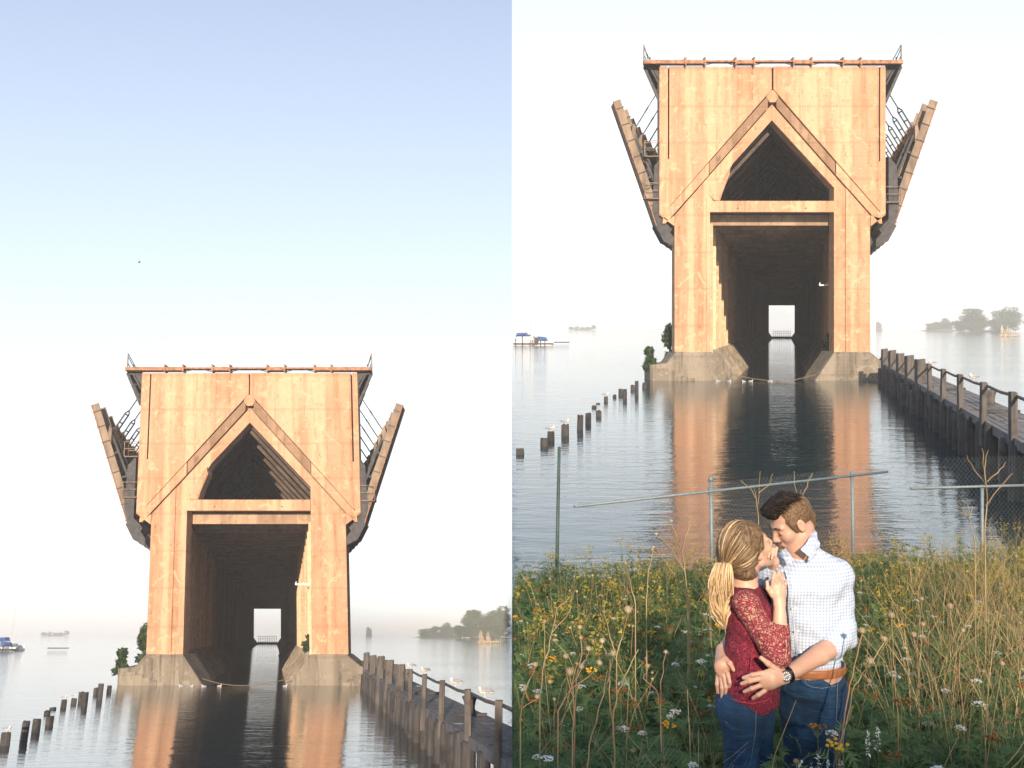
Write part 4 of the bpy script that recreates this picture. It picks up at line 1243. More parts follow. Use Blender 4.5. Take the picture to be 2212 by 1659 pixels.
def umbel(p, r, n=60, dome=0.35):
    """flat-topped flower head of many florets, with its spokes"""
    rr = r * np.sqrt(rg.uniform(0, 1, n)); a = rg.uniform(0, 6.283, n)
    c = np.stack([rr * np.cos(a), rr * np.sin(a), dome * r * (1 - (rr / r) ** 2) + rg.normal(size=n) * 0.002], 1) + p
    s = r * 0.17; d1 = rg.normal(size=(n, 3)); d1[:, 2] *= 0.3; d1 *= s / np.linalg.norm(d1, axis=1, keepdims=True)
    d2 = np.cross(d1, (0, 0, 1.0)); V = np.stack([c - d1, c + d2, c + d1, c - d2], 1).reshape(-1, 3)
    b = np.arange(n)[:, None] * 4
    return V, np.concatenate([b + (0, 1, 2), b + (0, 2, 3)])


def seed_nest(p, r, up=(0, 0, 1)):
    """closed bird's-nest seed head: a cup of in-curved rays"""
    up = np.asarray(up, float); up /= np.linalg.norm(up); e1 = np.cross(up, (0.2, 1, 0.1)); e1 /= np.linalg.norm(e1); e2 = np.cross(up, e1)
    V, Fc = [], []; n = 14
    for ring, (k1, k2, k3) in enumerate(((1.0, 1.0, 0.45), (0.72, 0.8, 0.3))):
        for i in range(n):
            a = 2 * math.pi * (i + 0.5 * ring) / n; d_ = e1 * math.cos(a) + e2 * math.sin(a)
            pts = [p, p + d_ * r * 0.75 * k1 + up * r * 0.5, p + d_ * r * k1 + up * r * 1.15 * k2, p + d_ * r * k3 + up * r * 1.75 * k2]
            v, f = ribbon(pts, r * 0.34, d_); f = f + len(V)
            V += list(v); Fc += list(f)
    return np.array(V), np.array(Fc)


# white umbels and their stems, brown and orange tansy heads
ws, st, tb, ty = Soup(), Soup(), Soup(), Soup()
x, y = scatter(190, 3.1, 10.0); k_ = clear_people(x, y); x, y = x[k_], y[k_]; z = bz_arr(x, y)
for i in range(len(x)):
    h = rg.uniform(0.5, 0.82); p = np.array((x[i], y[i], z[i])); q = p + np.array((rg.normal() * 0.08, rg.normal() * 0.08, h))
    st.add(*stem3([p, (p + q) / 2 + rg.normal(size=3) * 0.02, q], 0.003, 0.002)); r = rg.uniform(0.016, 0.036)
    ws.add(*umbel(q, r)); 
    for s_ in range(6):
        a = s_ * 1.047; st.add(*ribbon([q - (0, 0, 0.03), q + (math.cos(a) * r * 0.7, math.sin(a) * r * 0.7, -0.002)], 0.002))
for n, soup in ((150, tb), (45, ty)):
    x, y = scatter(n, 3.2, 11); k_ = clear_people(x, y); x, y = x[k_], y[k_]; z = bz_arr(x, y)
    for i in range(len(x)):
        h = rg.uniform(0.5, 0.88); p = np.array((x[i], y[i], z[i])); q = p + np.array((rg.normal() * 0.06, rg.normal() * 0.06, h))
        st.add(*stem3([p, q], 0.003, 0.002)); r = rg.uniform(0.03, 0.055)
        for b_ in range(13):
            a = rg.uniform(0, 6.283); rr = r * math.sqrt(rg.uniform(0, 1)); c = q + np.array((rr * math.cos(a), rr * math.sin(a), rg.uniform(-0.006, 0.006)))
            bb = MB().ball(c, (0.008, 0.008, 0.006), 6, 4)
            vv = np.array(bb.v); ff = np.array([t_ for f_ in bb.f for t_ in ([f_] if len(f_) == 3 else [f_[:3], (f_[0], f_[2], f_[3])])])
            soup.add(vv, ff)
            st.add(*ribbon([q - (0, 0, 0.05), c], 0.002))
ws.build('white_wildflowers', VM['lace']); st.build('flower_stems', VM['gstem']); tb.build('tansy_heads', VM['tansy']); ty.build('orange_tansy_heads', VM['tansyy'])

# scattered dried stems with seed heads, and a wiry straw thicket at the right
s1, s2 = Soup(), Soup()
x, y = scatter(95, 3.6, 11, 1.0); k_ = clear_people(x, y); x, y = x[k_], y[k_]; z = bz_arr(x, y)
for i in range(len(x)):
    h = rg.uniform(0.65, 1.05); p = np.array((x[i], y[i], z[i])); q = p + np.array((rg.normal() * 0.16, rg.normal() * 0.1, h))
    mid = (p + q) / 2 + rg.normal(size=3) * 0.04
    s1.add(*stem3([p, mid, q], 0.0034, 0.002)); s2.add(*seed_nest(q, rg.uniform(0.008, 0.016), q - mid))
    for b_ in range(rg.integers(0, 3)):
        e = mid + np.array((rg.normal() * 0.14, rg.normal() * 0.1, h * rg.uniform(0.25, 0.45)))
        s1.add(*stem3([mid, (mid + e) / 2 + (0, 0, -0.03), e], 0.003, 0.002)); s2.add(*seed_nest(e, rg.uniform(0.006, 0.012), e - mid))


def twigs(soup, p, d_, L_, r, depth):
    q = p + d_ * L_; mid = (p + q) / 2 + rg.normal(size=3) * L_ * 0.05
    soup.add(*stem3([p, mid, q], r, r * 0.6))
    if depth:
        for b_ in range(3 if depth > 1 else 2):
            s = rg.uniform(0.35, 0.95); nd = d_ + rg.normal(size=3) * 0.45; nd[2] = abs(nd[2]) * 0.8 + 0.25; nd /= np.linalg.norm(nd)
            twigs(soup, p + (q - p) * s, nd, L_ * rg.uniform(0.35, 0.65), r * 0.55, depth - 1)


x, y = scatter(95, 4.6, 11.5, 0.7, 0.70, 1.08); z = bz_arr(x, y)
for i in range(len(x)):
    twigs(s1, np.array((x[i], y[i], z[i])), np.array((rg.normal() * 0.15, rg.normal() * 0.12, 1.0)), rg.uniform(0.6, 1.0), 0.0036, 3)
x, y = scatter(26, 3.3, 4.6, 0.9, 0.02, 0.34); z = bz_arr(x, y)
for i in range(len(x)):
    twigs(s1, np.array((x[i], y[i], z[i])), np.array((rg.normal() * 0.25, rg.normal() * 0.15, 1.0)), rg.uniform(0.4, 0.6), 0.0026, 2)
s1.build('dry_stems', VM['dry']); s2.build('seed_heads', VM['seed'])


# ------------------------------------------------------------------ dried plants one can pick out
def hero(name, yd, lines, heads, label, mat='dry', r=0.0042, cat='dried plant', group='tall dried plants on the bank', conv=None):
    base = lines[0][0]; b = px(*conv(*base), yd); gz_ = bank_z(b.x, yd)
    t = thing(name, label, cat, RIGHT, (b.x, yd, gz_), 0, group)
    org = np.array((b.x, yd, gz_)); rr_ = np.random.default_rng(abs(hash(label)) % 1000 if False else len(label) * 7)
    dep = {}
    for li, ln in enumerate(lines):
        s_ = Soup(); pts = []
        for q in ln:
            if q not in dep: dep[q] = yd + rr_.uniform(-0.05, 0.05)
            pts.append(np.array(px(*conv(*q), dep[q])) - org)
        if li == 0: pts = [np.array((0, 0, -0.05)), *pts] if pts[0][2] > 0.06 else pts
        dense = []
        for i in range(len(pts) - 1):
            dense += [pts[i], (pts[i] * 2 + pts[i + 1]) / 3 + rr_.normal(size=3) * 0.003, (pts[i] + 2 * pts[i + 1]) / 3 + rr_.normal(size=3) * 0.003]
        dense.append(pts[-1])
        rad = r if li == 0 else r * 0.7
        s_.add(*stem3(dense, rad, rad * 0.6)); s_.build('stem' if li == 0 else 'branch', VM[mat], t, None, False)
    for q, hr in heads:
        if q not in dep: dep[q] = yd
        s_ = Soup(); s_.add(*seed_nest(np.array(px(*conv(*q), dep[q])) - org, hr * 0.62)); s_.build('seed_head', VM['seed'], t, None, False)
    return t


c6 = lambda a, b: (1110.4 + a * 0.28, 1194.5 + b * 0.28)          # lower left of the right-hand view
c5 = lambda a, b: (1110.4 + a * 0.2134, 955.6 + b * 0.2134)       # shore, left
c7 = lambda a, b: (1813.8 + a * 0.2134, 955.6 + b * 0.2134)       # shore, right
c8 = lambda a, b: (1813.8 + a * 0.2426, 1256.4 + b * 0.2426)      # lower right
c1 = lambda a, b: (1504.2 + a * 0.24, 1017.6 + b * 0.24)          # round the heads
hero('dried_wildflower', 3.75, [((775, 1659), (765, 1300), (795, 1080), (790, 800)), ((790, 800), (840, 640), (880, 470)), ((790, 800), (740, 650), (695, 470)), ((795, 1080), (885, 900), (960, 745)), ((765, 1300), (735, 1050), (745, 900), (765, 800))],
     [((880, 470), 0.028), ((695, 470), 0.014), ((765, 800), 0.022)], 'tall pale dried wildflower with forked stem and open seed cup, left foreground', r=0.0055, conv=c6)
hero('dried_wildflower', 3.85, [((565, 1659), (600, 1400), (690, 1100), (740, 900)), ((740, 900), (720, 800), (680, 700)), ((690, 1100), (720, 900))], [((680, 700), 0.020)], 'slim dried wildflower with oval seed head just left of the tall forked one', conv=c6)
hero('dried_wildflower', 3.8, [((450, 1659), (460, 1300), (455, 1100), (430, 950)), ((455, 1100), (410, 960), (400, 820)), ((460, 1300), (400, 1080))], [((430, 950), 0.032), ((400, 820), 0.020)], 'dried wildflower with a broad fluffy seed head, left foreground', conv=c6)
hero('dried_wildflower', 4.1, [((340, 1220), (430, 1060), (520, 900)), ((430, 1060), (570, 960), (660, 870))], [((520, 900), 0.022), ((660, 870), 0.024)], 'leaning pink-stemmed dried wildflower with two pale heads, left foreground', 'dryred', conv=c6)
hero('dried_wildflower', 4.2, [((470, 1200), (495, 900), (525, 780), (515, 670)), ((495, 900), (560, 820), (575, 760)), ((515, 670), (508, 590))], [((508, 590), 0.018), ((575, 760), 0.022), ((515, 670), 0.016)], 'upright dried wildflower carrying three stacked seed heads, left foreground', 'dryred', conv=c6)
hero('dried_wildflower', 4.3, [((200, 1100), (240, 820), (290, 620), (330, 430), (420, 350)), ((290, 620), (400, 500), (440, 420)), ((240, 820), (235, 540))], [((235, 540), 0.014)], 'tall branching straw-coloured stem leaning right at the far left', conv=c6)
hero('dried_wildflower', 4.0, [((50, 1400), (60, 1200), (110, 1000), (165, 880)), ((60, 1200), (180, 1130))], [((165, 880), 0.020), ((180, 1130), 0.020)], 'dried wildflower with two seed heads at the left edge of the bank', conv=c6)
hero('dried_wildflower', 4.15, [((1140, 1520), (1130, 1200), (1100, 1060), (1000, 970), (1030, 890)), ((1130, 1200), (1130, 1000), (1170, 780))], [((1030, 890), 0.018), ((1170, 780), 0.016)], 'dried wildflower with crooked reddish stem beside the woman', 'dryred', conv=c6)
hero('dried_wildflower', 6.2, [((1775, 1659), (1730, 1300), (1705, 1110)), ((1705, 1110), (1650, 960), (1590, 815)), ((1705, 1110), (1740, 940), (1775, 850), (1755, 760)), ((1730, 1300), (1600, 1080), (1500, 980), (1440, 945))],
     [((1590, 815), 0.022), ((1755, 760), 0.018), ((1440, 945), 0.018)], 'very tall dried wildflower with three raised heads against the orange reflection', r=0.006, conv=c5)
hero('dried_wildflower', 6.0, [((1760, 1600), (1620, 1330), (1490, 1160), (1400, 1100))], [((1400, 1100), 0.016)], 'long dried stalk leaning left below the orange reflection', r=0.006, conv=c5)
hero('dried_wildflower', 6.3, [((1340, 1600), (1360, 1300), (1410, 1080))], [((1410, 1080), 0.02)], 'thick pale dried stalk standing left of the leaning stalks', r=0.006, conv=c5)
hero('dried_wildflower', 5.8, [((1230, 1640), (1180, 1420), (1130, 1240))], [((1130, 1240), 0.018)], 'short dried stalk with one seed head in the left middle of the bank', r=0.006, conv=c5)
hero('bare_twig', 6.0, [((1470, 900), (1495, 600), (1480, 400), (1450, 220), (1440, 60)), ((1480, 440), (1360, 270), (1290, 130)), ((1495, 400), (1600, 310), (1680, 200)), ((1480, 640), (1600, 480), (1750, 310)), ((1465, 290), (1480, 150), (1505, 80))],
     [], 'bare branching twig standing up against the water at the right', 'dry', 0.0055, conv=c7)
hero('bare_twig', 6.4, [((1370, 1000), (1320, 800), (1230, 640), (1150, 550)), ((1320, 800), (1300, 640), (1290, 560)), ((1290, 740), (1180, 690)), ((1310, 780), (1350, 650))], [], 'low fan of bare twigs left of the tall twig at the right', 'dry', 0.0042, conv=c7)
hero('bare_twig', 6.5, [((560, 420), (540, 250), (490, 160), (400, 85)), ((540, 250), (515, 140)), ((550, 330), (575, 0)), ((560, 200), (650, 130), (690, 20))], [], 'bare forked twig rising left of the man\'s head', 'dry', 0.0045, conv=c1)
hero('bare_twig', 6.5, [((950, 330), (945, 240), (1000, 140), (1045, 20)), ((950, 330), (900, 180), (880, 0)), ((945, 240), (940, 170))], [], 'bare forked twig rising right of the man\'s head', 'dry', 0.0045, conv=c1)
hero('dried_wildflower', 4.1, [((0, 1500), (80, 1000), (130, 750), (200, 470))], [((200, 470), 0.026)], 'single straight dried stalk with broad head right beside the man', 'dryred', 0.005, conv=c8)
hero('dried_wildflower', 4.2, [((30, 1400), (110, 980), (200, 820), (270, 740), (400, 540))], [((270, 740), 0.030), ((400, 540), 0.024)], 'leaning dried stalk with a pale tufted head right of the man', conv=c8)
hero('dried_wildflower', 4.3, [((520, 1250), (490, 900), (475, 640), (462, 330))], [((462, 330), 0.026)], 'straight dried stalk with a broad head, second to the right of the man', conv=c8)
hero('dried_wildflower', 4.4, [((1110, 1400), (1080, 950), (1070, 680), (1020, 480), (985, 250))], [((985, 250), 0.026)], 'tall dried stalk with round head in the middle of the right foreground', 'dryred', conv=c8)
hero('dried_wildflower', 4.6, [((700, 760), (690, 650), (660, 500))], [((660, 500), 0.026)], 'short dried stalk with a tufted head between the two straight ones, right', conv=c8)
# white clover spikes low in front
for i, (a, b) in enumerate(((1063, 1580), (1248, 1530), (1180, 1610), (1350, 1590), (1480, 1600), (1860, 1250), (1760, 1300))):
    u, v = 1504.2 + a * 0.2107, 1309.5 + b * 0.2107
    yd = 3.7 + 0.05 * (i % 3); p = px(u, v, yd); g = bank_z(p.x, yd)
    t = thing('clover_spike', 'white sweet clover spike, %s from the left along the bottom edge by the legs' % ORD[(0, 2, 1, 3, 4, 6, 5)[i]], 'wildflower', RIGHT, (p.x, yd, g), 0, 'white clover spikes in front of the couple')
    s_ = Soup(); hh = p.z - g; s_.add(*stem3([(0.03, 0, 0), (0.01, 0, hh * 0.6), (0, 0, hh)], 0.003, 0.0015)); s_.build('stem', VM['gstem'], t, None, False)
    n = 46; zz = rg.uniform(0, 0.095, n); aa = rg.uniform(0, 6.283, n); rr = 0.010 * (1.2 - zz / 0.095)
    c = np.stack([rr * np.cos(aa), rr * np.sin(aa), hh - 0.09 + zz], 1); d1 = rg.normal(size=(n, 3)) * 0.005; d2 = rg.normal(size=(n, 3)) * 0.005
    s_ = Soup(); s_.add(np.stack([c, c + d1, c + d2], 1).reshape(-1, 3), np.arange(n * 3).reshape(-1, 3)); s_.build('blossom', VM['lace'], t, None, False)

# ------------------------------------------------------------------ the couple
def surface_nets(f, lo, res):
    """quads of the zero surface of a sampled field"""
    ins = f < 0
    nx, ny, nz = f.shape
    cnt = np.zeros((nx - 1, ny - 1, nz - 1), np.int8)
    for dx in (0, 1):
        for dy in (0, 1):
            for dz in (0, 1):
                cnt += ins[dx:nx - 1 + dx, dy:ny - 1 + dy, dz:nz - 1 + dz]
    act = (cnt > 0) & (cnt < 8)
    ci = np.argwhere(act)
    idx = -np.ones(act.shape, np.int64); idx[act] = np.arange(len(ci))
    acc = np.zeros((len(ci), 3)); wt = np.zeros(len(ci))
    cor = [(a, b, c) for a in (0, 1) for b in (0, 1) for c in (0, 1)]
    for a in cor:
        for ax in range(3):
            if a[ax]: continue
            b = list(a); b[ax] = 1
            fa_ = f[ci[:, 0] + a[0], ci[:, 1] + a[1], ci[:, 2] + a[2]]; fb_ = f[ci[:, 0] + b[0], ci[:, 1] + b[1], ci[:, 2] + b[2]]
            cr = (fa_ < 0) != (fb_ < 0)
            t_ = np.where(cr, fa_ / np.where(cr, fa_ - fb_, 1), 0)
            p = np.tile(np.array(a, float), (len(ci), 1)); p[:, ax] += t_
            acc += p * cr[:, None]; wt += cr
    v = (ci + acc / wt[:, None]) * res + lo
    faces = []
    for ax in range(3):
        o1, o2 = (ax + 1) % 3, (ax + 2) % 3
        sl0 = [slice(None)] * 3; sl1 = [slice(None)] * 3
        sl0[ax] = slice(0, -1); sl1[ax] = slice(1, None)
        cr = ins[tuple(sl0)] != ins[tuple(sl1)]
        e = np.argwhere(cr)
        e = e[(e[:, o1] > 0) & (e[:, o2] > 0) & (e[:, o1] < f.shape[o1] - 1) & (e[:, o2] < f.shape[o2] - 1)]
        if not len(e): continue
        q = []
        for d1, d2 in ((0, 0), (1, 0), (1, 1), (0, 1)):
            k_ = e.copy(); k_[:, o1] -= d1; k_[:, o2] -= d2
            q.append(idx[k_[:, 0], k_[:, 1], k_[:, 2]])
        q = np.stack(q, 1)
        flip = ~ins[e[:, 0], e[:, 1], e[:, 2]]
        q[flip] = q[flip][:, ::-1]
        faces.append(q)
    return v, np.concatenate(faces)


def V3(p): return np.array((p[0], p[1], p[2]), float)


class Body:
    """list of smooth-blended primitives"""
    def __init__(self): self.p = []

    def cap(self, a, b, ra, rb, k=0.02, sq=None, sub=False):
        self.p.append(('c', V3(a), V3(b), ra, rb, k, sq, sub)); return self

    def ell(self, c, r, rot=None, k=0.02, sub=False):
        self.p.append(('e', V3(c), np.array(r, float), np.eye(3) if rot is None else rot, 0, k, None, sub)); return self

    def chain(self, pts, rs, k=0.006):
        for i in range(len(pts) - 1): self.cap(pts[i], pts[i + 1], rs[i], rs[i + 1], k)
        return self

    def mesh(self, lo, hi, res, wob=0.0, wscale=1.0):
        lo, hi = np.array(lo, float), np.array(hi, float)
        n = np.ceil((hi - lo) / res).astype(int) + 1
        f = np.full(n, 0.5, np.float32)
        for kind, a, b, c, d_, k, sq, sub in self.p:
            if kind == 'c':
                s = 1.0 if sq is None else max(1.0, sq[1]); R_ = max(c, d_) * s + k + 3 * res
                bl, bh = np.minimum(a, b) - R_, np.maximum(a, b) + R_
            else:
                R_ = b.max() + k + 3 * res; bl, bh = a - R_, a + R_
            i0 = np.clip(np.floor((bl - lo) / res).astype(int), 0, n); i1 = np.clip(np.ceil((bh - lo) / res).astype(int) + 1, 0, n)
            if (i1 <= i0).any(): continue
            g = [lo[q] + np.arange(i0[q], i1[q]) * res for q in range(3)]
            P = np.stack(np.meshgrid(*g, indexing='ij'), -1)
            if kind == 'c':
                A, B = a, b
                if sq is not None:
                    ax = np.array(sq[0], float); ax /= np.linalg.norm(ax)
                    P = P + ((P - a) @ ax)[..., None] * ax * (1 / sq[1] - 1); B = b + ((b - a) @ ax) * ax * (1 / sq[1] - 1)
                ba = B - A; t_ = np.clip(((P - A) @ ba) / (ba @ ba + 1e-12), 0, 1)
                dd = np.linalg.norm(P - A - t_[..., None] * ba, axis=-1) - (c + (d_ - c) * t_)
            else:
                q = ((P - a) @ c) / b; l1 = np.linalg.norm(q, axis=-1); l2 = np.linalg.norm(q / b, axis=-1) + 1e-9
                dd = l1 * (l1 - 1) / l2
            sl = tuple(slice(i0[q], i1[q]) for q in range(3)); F = f[sl]
            if sub:
                dd = -dd; h = np.clip(0.5 - 0.5 * (F - dd) / k, 0, 1); f[sl] = F * (1 - h) + dd * h + k * h * (1 - h)
            else:
                h = np.clip(0.5 + 0.5 * (F - dd) / k, 0, 1); f[sl] = F * (1 - h) + dd * h - k * h * (1 - h)
        v, q = surface_nets(f, lo, res)
        if wob:                                          # cloth folds
            g = np.stack(np.gradient(f, res), -1); ii = np.clip(np.round((v - lo) / res).astype(int), 0, n - 1)
            nn = g[ii[:, 0], ii[:, 1], ii[:, 2]]; nn /= np.linalg.norm(nn, axis=1, keepdims=True) + 1e-9
            amp = np.array([mnoise.noise((p[0] * 9 * wscale + p[2] * 5, p[1] * 9 * wscale, p[2] * 12 * wscale)) + 0.5 * mnoise.noise((p[0] * 24, p[1] * 24, p[2] * 30)) for p in v])
            v = v + nn * (amp * wob)[:, None]
        return v, q


def frame3(fwd, up):
    f = V3(fwd); f /= np.linalg.norm(f); u = V3(up); u = u - f * (u @ f); u /= np.linalg.norm(u); l = np.cross(u, f)
    return np.stack([f, l, u], 1)              # columns: forward, left, up


def head_prims(B, O, H, s=1.0, fem=False):
    def w(x, y, z): return O + H @ (np.array((x, y, z)) * s)
    B.ell(w(-0.015, 0, 0.035), np.array((0.098, 0.074, 0.088)) * s, H, 0.02)
    B.ell(w(0.032, 0, -0.035), np.array((0.062, 0.056, 0.078)) * s, H, 0.03)
    B.cap(w(0.055, 0, -0.088), w(0.068, 0, -0.100), 0.028 * s, 0.020 * s, 0.03)
    for y in (-1, 1):
        B.cap(w(-0.005, y * 0.052, -0.065), w(0.05, y * 0.022, -0.098), 0.018 * s, 0.018 * s, 0.03)
        B.ell(w(0.058, y * 0.036, -0.028), np.array((0.028, 0.026, 0.026)) * s, H, 0.02)
        B.cap(w(0.082, y * 0.012, 0.022), w(0.070, y * 0.046, 0.020), 0.011 * s, 0.010 * s, 0.014)
        B.ell(w(0.093, y * 0.033, 0.000), np.array((0.016, 0.016, 0.011)) * s, H, 0.012, True)
        B.ell(w(0.074, y * 0.032, -0.002), np.array((0.0135, 0.016, 0.013)) * s, H, 0.004)
        B.ell(w(-0.008, y * 0.077, -0.008), np.array((0.019, 0.009, 0.031)) * s, H @ np.array(((1, 0, 0), (0, 1, 0), (0, 0, 1))), 0.006)
        B.ell(w(-0.004, y * 0.086, -0.004), np.array((0.010, 0.006, 0.017)) * s, H, 0.005, True)
    B.cap(w(0.085, 0, 0.012), w(0.108, 0, -0.030), 0.009 * s, 0.012 * s, 0.012)
    for y in (-1, 1): B.ell(w(0.098, y * 0.011, -0.036), np.array((0.011, 0.009, 0.008)) * s, H, 0.006)
    B.cap(w(0.090, -0.016, -0.058), w(0.090, 0.016, -0.058), 0.0075 * s, 0.0075 * s, 0.006)
    B.cap(w(0.086, -0.014, -0.070), w(0.086, 0.014, -0.070), 0.0085 * s, 0.0085 * s, 0.006)
    return w


def skin_mat(name, c1, c2, red):
    m, nt, p, _ = new_mat(name)
    n = NT(nt, False)
    col = n.ramp(n.noise((1, 1, 1), 9.0, 4.0), [(0.3, c1), (0.7, c2)])
    col = n.mix(n.math('MULTIPLY', n.val(n.noise((1, 1, 1), 22.0, 3.0), 0.5, 0.75), 0.35), col, red)
    n.L(col, p.inputs['Base Color'])
    p.inputs['Roughness'].default_value = 0.5
    p.inputs['Subsurface Weight'].default_value = 0.15
    p.inputs['Subsurface Radius'].default_value = (0.012, 0.005, 0.003)
    p.inputs['Subsurface Scale'].default_value = 0.6
    n.L(n.bump(n.noise((1, 1, 1), 160.0, 3.0), 0.15, 0.002), p.inputs['Normal'])
    return m


PM = {}
PM['skin_m'] = skin_mat('fair skin', (0.42, 0.25, 0.18), (0.49, 0.31, 0.23), (0.44, 0.19, 0.14))
PM['skin_w'] = skin_mat('warm fair skin', (0.45, 0.28, 0.20), (0.52, 0.34, 0.25), (0.48, 0.24, 0.18))
PM['lip'] = simple('lips', (0.42, 0.16, 0.14), 0.45, 0.1, 30, 0)
PM['brow'] = simple('dark brow', (0.06, 0.035, 0.02), 0.9, 0.2, 60, 0)


def hair_mat(name, c1, c2, c3, stretch):
    m, nt, p, _ = new_mat(name)
    n = NT(nt, False)
    f = n.noise(stretch, 1.0, 5.0, 0.6)
    n.L(n.ramp(f, [(0.32, c1), (0.5, c2), (0.68, c3)]), p.inputs['Base Color'])
    p.inputs['Roughness'].default_value = 0.55
    p.inputs['Specular IOR Level'].default_value = 0.2
    n.L(n.bump(f, 0.6, 0.004), p.inputs['Normal'])
    return m


PM['hair_top'] = hair_mat('dark brown hair', (0.006, 0.005, 0.005), (0.014, 0.010, 0.008), (0.032, 0.023, 0.017), (60, 60, 120))
PM['hair_side'] = hair_mat('cropped brown hair', (0.06, 0.036, 0.020), (0.12, 0.076, 0.043), (0.19, 0.125, 0.075), (130, 130, 90))
PM['hair_root'] = hair_mat('dark blonde hair', (0.045, 0.030, 0.018), (0.11, 0.075, 0.042), (0.22, 0.155, 0.085), (90, 90, 30))
PM['lock_d'] = simple('dark blonde lock', (0.085, 0.055, 0.030), 0.45, 0.3, 30, 0)
PM['lock_m'] = simple('honey lock', (0.22, 0.15, 0.08), 0.45, 0.3, 30, 0)
PM['lock_l'] = simple('pale blonde lock', (0.56, 0.42, 0.25), 0.45, 0.25, 30, 0)
PM['lock_t'] = simple('golden lock', (0.44, 0.31, 0.165), 0.45, 0.3, 30, 0)
PM['leather'] = simple('tan leather', (0.28, 0.105, 0.038), 0.5, 0.25, 30, 0.1, 0.002)
PM['watch'] = simple('black steel', (0.012, 0.012, 0.014), 0.3, 0.3, 40, 0, metal=0.6)
PM['dial'] = simple('watch dial', (0.10, 0.12, 0.13), 0.3, 0.2, 40, 0)
PM['tick'] = simple('pale watch marks', (0.7, 0.72, 0.7), 0.4, 0.1, 40, 0)
PM['stitch'] = simple('pale stitching', (0.13, 0.17, 0.21), 0.9, 0.2, 60, 0)
PM['scrunchie'] = simple('plum hair tie', (0.13, 0.03, 0.07), 0.8, 0.3, 60)
PM['shoe'] = simple('brown shoe', (0.08, 0.05, 0.03), 0.6, 0.3, 20)
PM['button'] = simple('shirt button', (0.7, 0.7, 0.72), 0.4, 0.05, 60, 0)

m_, nt_, p_, _o = new_mat('blue gingham cotton'); n_ = NT(nt_, False)
_sx = n_.val(n_.wave((1, 0.45, 0), 22.0, 0.4, 'X', 1.0), 0.3, 0.7); _sz = n_.val(n_.wave((0, 0, 1), 22.0, 0.4, 'Z', 1.0), 0.3, 0.7)
_c = n_.mix(_sx, (0.53, 0.565, 0.62), (0.36, 0.44, 0.57)); _c2 = n_.mix(_sx, (0.37, 0.45, 0.58), (0.26, 0.355, 0.51))
n_.L(n_.mix(_sz, _c, _c2), p_.inputs['Base Color']); p_.inputs['Roughness'].default_value = 0.85
_fold = n_.noise((1, 1, 0.55), 11.0, 4.0, 0.55, 0.8)
n_.L(n_.bump(_fold, 0.55, 0.02), p_.inputs['Normal']); PM['gingham'] = m_
m_, nt_, p_, _o = new_mat('dark blue denim'); n_ = NT(nt_, False)
_f = n_.noise((1, 1, 0.35), 9.0, 5.0, 0.6); _g = n_.noise((1, 1, 4.0), 9.0, 4.0, 0.6, 0.8)
_c = n_.ramp(_f, [(0.35, (0.003, 0.020, 0.055)), (0.62, (0.007, 0.045, 0.115)), (0.8, (0.035, 0.125, 0.25))])
n_.L(n_.mix(n_.math('MULTIPLY', n_.val(_g, 0.52, 0.7), 0.45), _c, (0.03, 0.09, 0.165)), p_.inputs['Base Color']); p_.inputs['Roughness'].default_value = 0.9
n_.L(n_.bump(_g, 0.5, 0.02), p_.inputs['Normal']); PM['denim'] = m_


def lace_mat(name, skin):
    m_, nt_, p_, _o = new_mat(name); n_ = NT(nt_, False)
    cn = n_.noise((1, 1, 1), 26.0 if skin else 34.0, 1.0, 0.5, 1.6); sw = n_.math('MULTIPLY', n_.math('ABSOLUTE', n_.math('SUBTRACT', n_.math('FRACT', n_.math('MULTIPLY', cn, 5.0)), 0.5)), 2.0); vo = n_.voronoi((1, 1, 1), 44.0, 'DISTANCE_TO_EDGE'); fine = n_.noise((1, 1, 1), 150.0, 2.0)
    col = n_.ramp(n_.math('ADD', n_.math('MULTIPLY', sw, 0.7), n_.math('MULTIPLY', fine, 0.3)), [(0.2, (0.05, 0.004, 0.014)), (0.5, (0.17, 0.010, 0.03)), (0.8, (0.25, 0.022, 0.05))])
    if skin:
        hole = n_.math('MULTIPLY', n_.val(vo, 0.03, 0.08), n_.val(sw, 0.50, 0.32))
        hole = n_.math('MULTIPLY', hole, n_.val(fine, 0.35, 0.55, 0.55, 1.0))
        col = n_.mix(hole, col, (0.40, 0.24, 0.165))
    n_.L(col, p_.inputs['Base Color']); p_.inputs['Roughness'].default_value = 0.9
    n_.L(n_.bump(n_.math('ADD', sw, n_.math('MULTIPLY', vo, 2.0)), 0.6, 0.006), p_.inputs['Normal'])
    return m_


PM['lace'] = lace_mat('wine red lace', False)
PM['lace_sleeve'] = lace_mat('wine red open lace', True)
PM['hem'] = simple('wine red piping', (0.26, 0.022, 0.05), 0.8, 0.2, 30)

YC = 4.4


def q(u, v, dy=0.0): return V3(px(u, v, YC + dy))


def cloth(name, B, mat, parent, org, lo, hi, res, wob=0.0, ws=1.0):
    v, f = B.mesh(lo, hi, res, wob, ws)
    return link(name, np_mesh(name, v - org, f, mat, True), parent)


def strands(name, paths, radii, mat, parent, org, n=5):
    m = MB()
    for pts, r in zip(paths, radii):
        k_ = len(pts); m.tube([Vector(p - org) for p in pts], [r * (0.55 + 0.6 * math.sin(math.pi * min(0.8, (i + 0.6) / k_))) * (1.0 if i < k_ - 1 else 0.25) for i in range(k_)], n, False)
    me = bpy.data.meshes.new(name); me.from_pydata(m.v, [], m.f); me.materials.append(mat)
    me.polygons.foreach_set('use_smooth', [True] * len(me.polygons))
    return link(name, me, parent)


rp = np.random.default_rng(5)

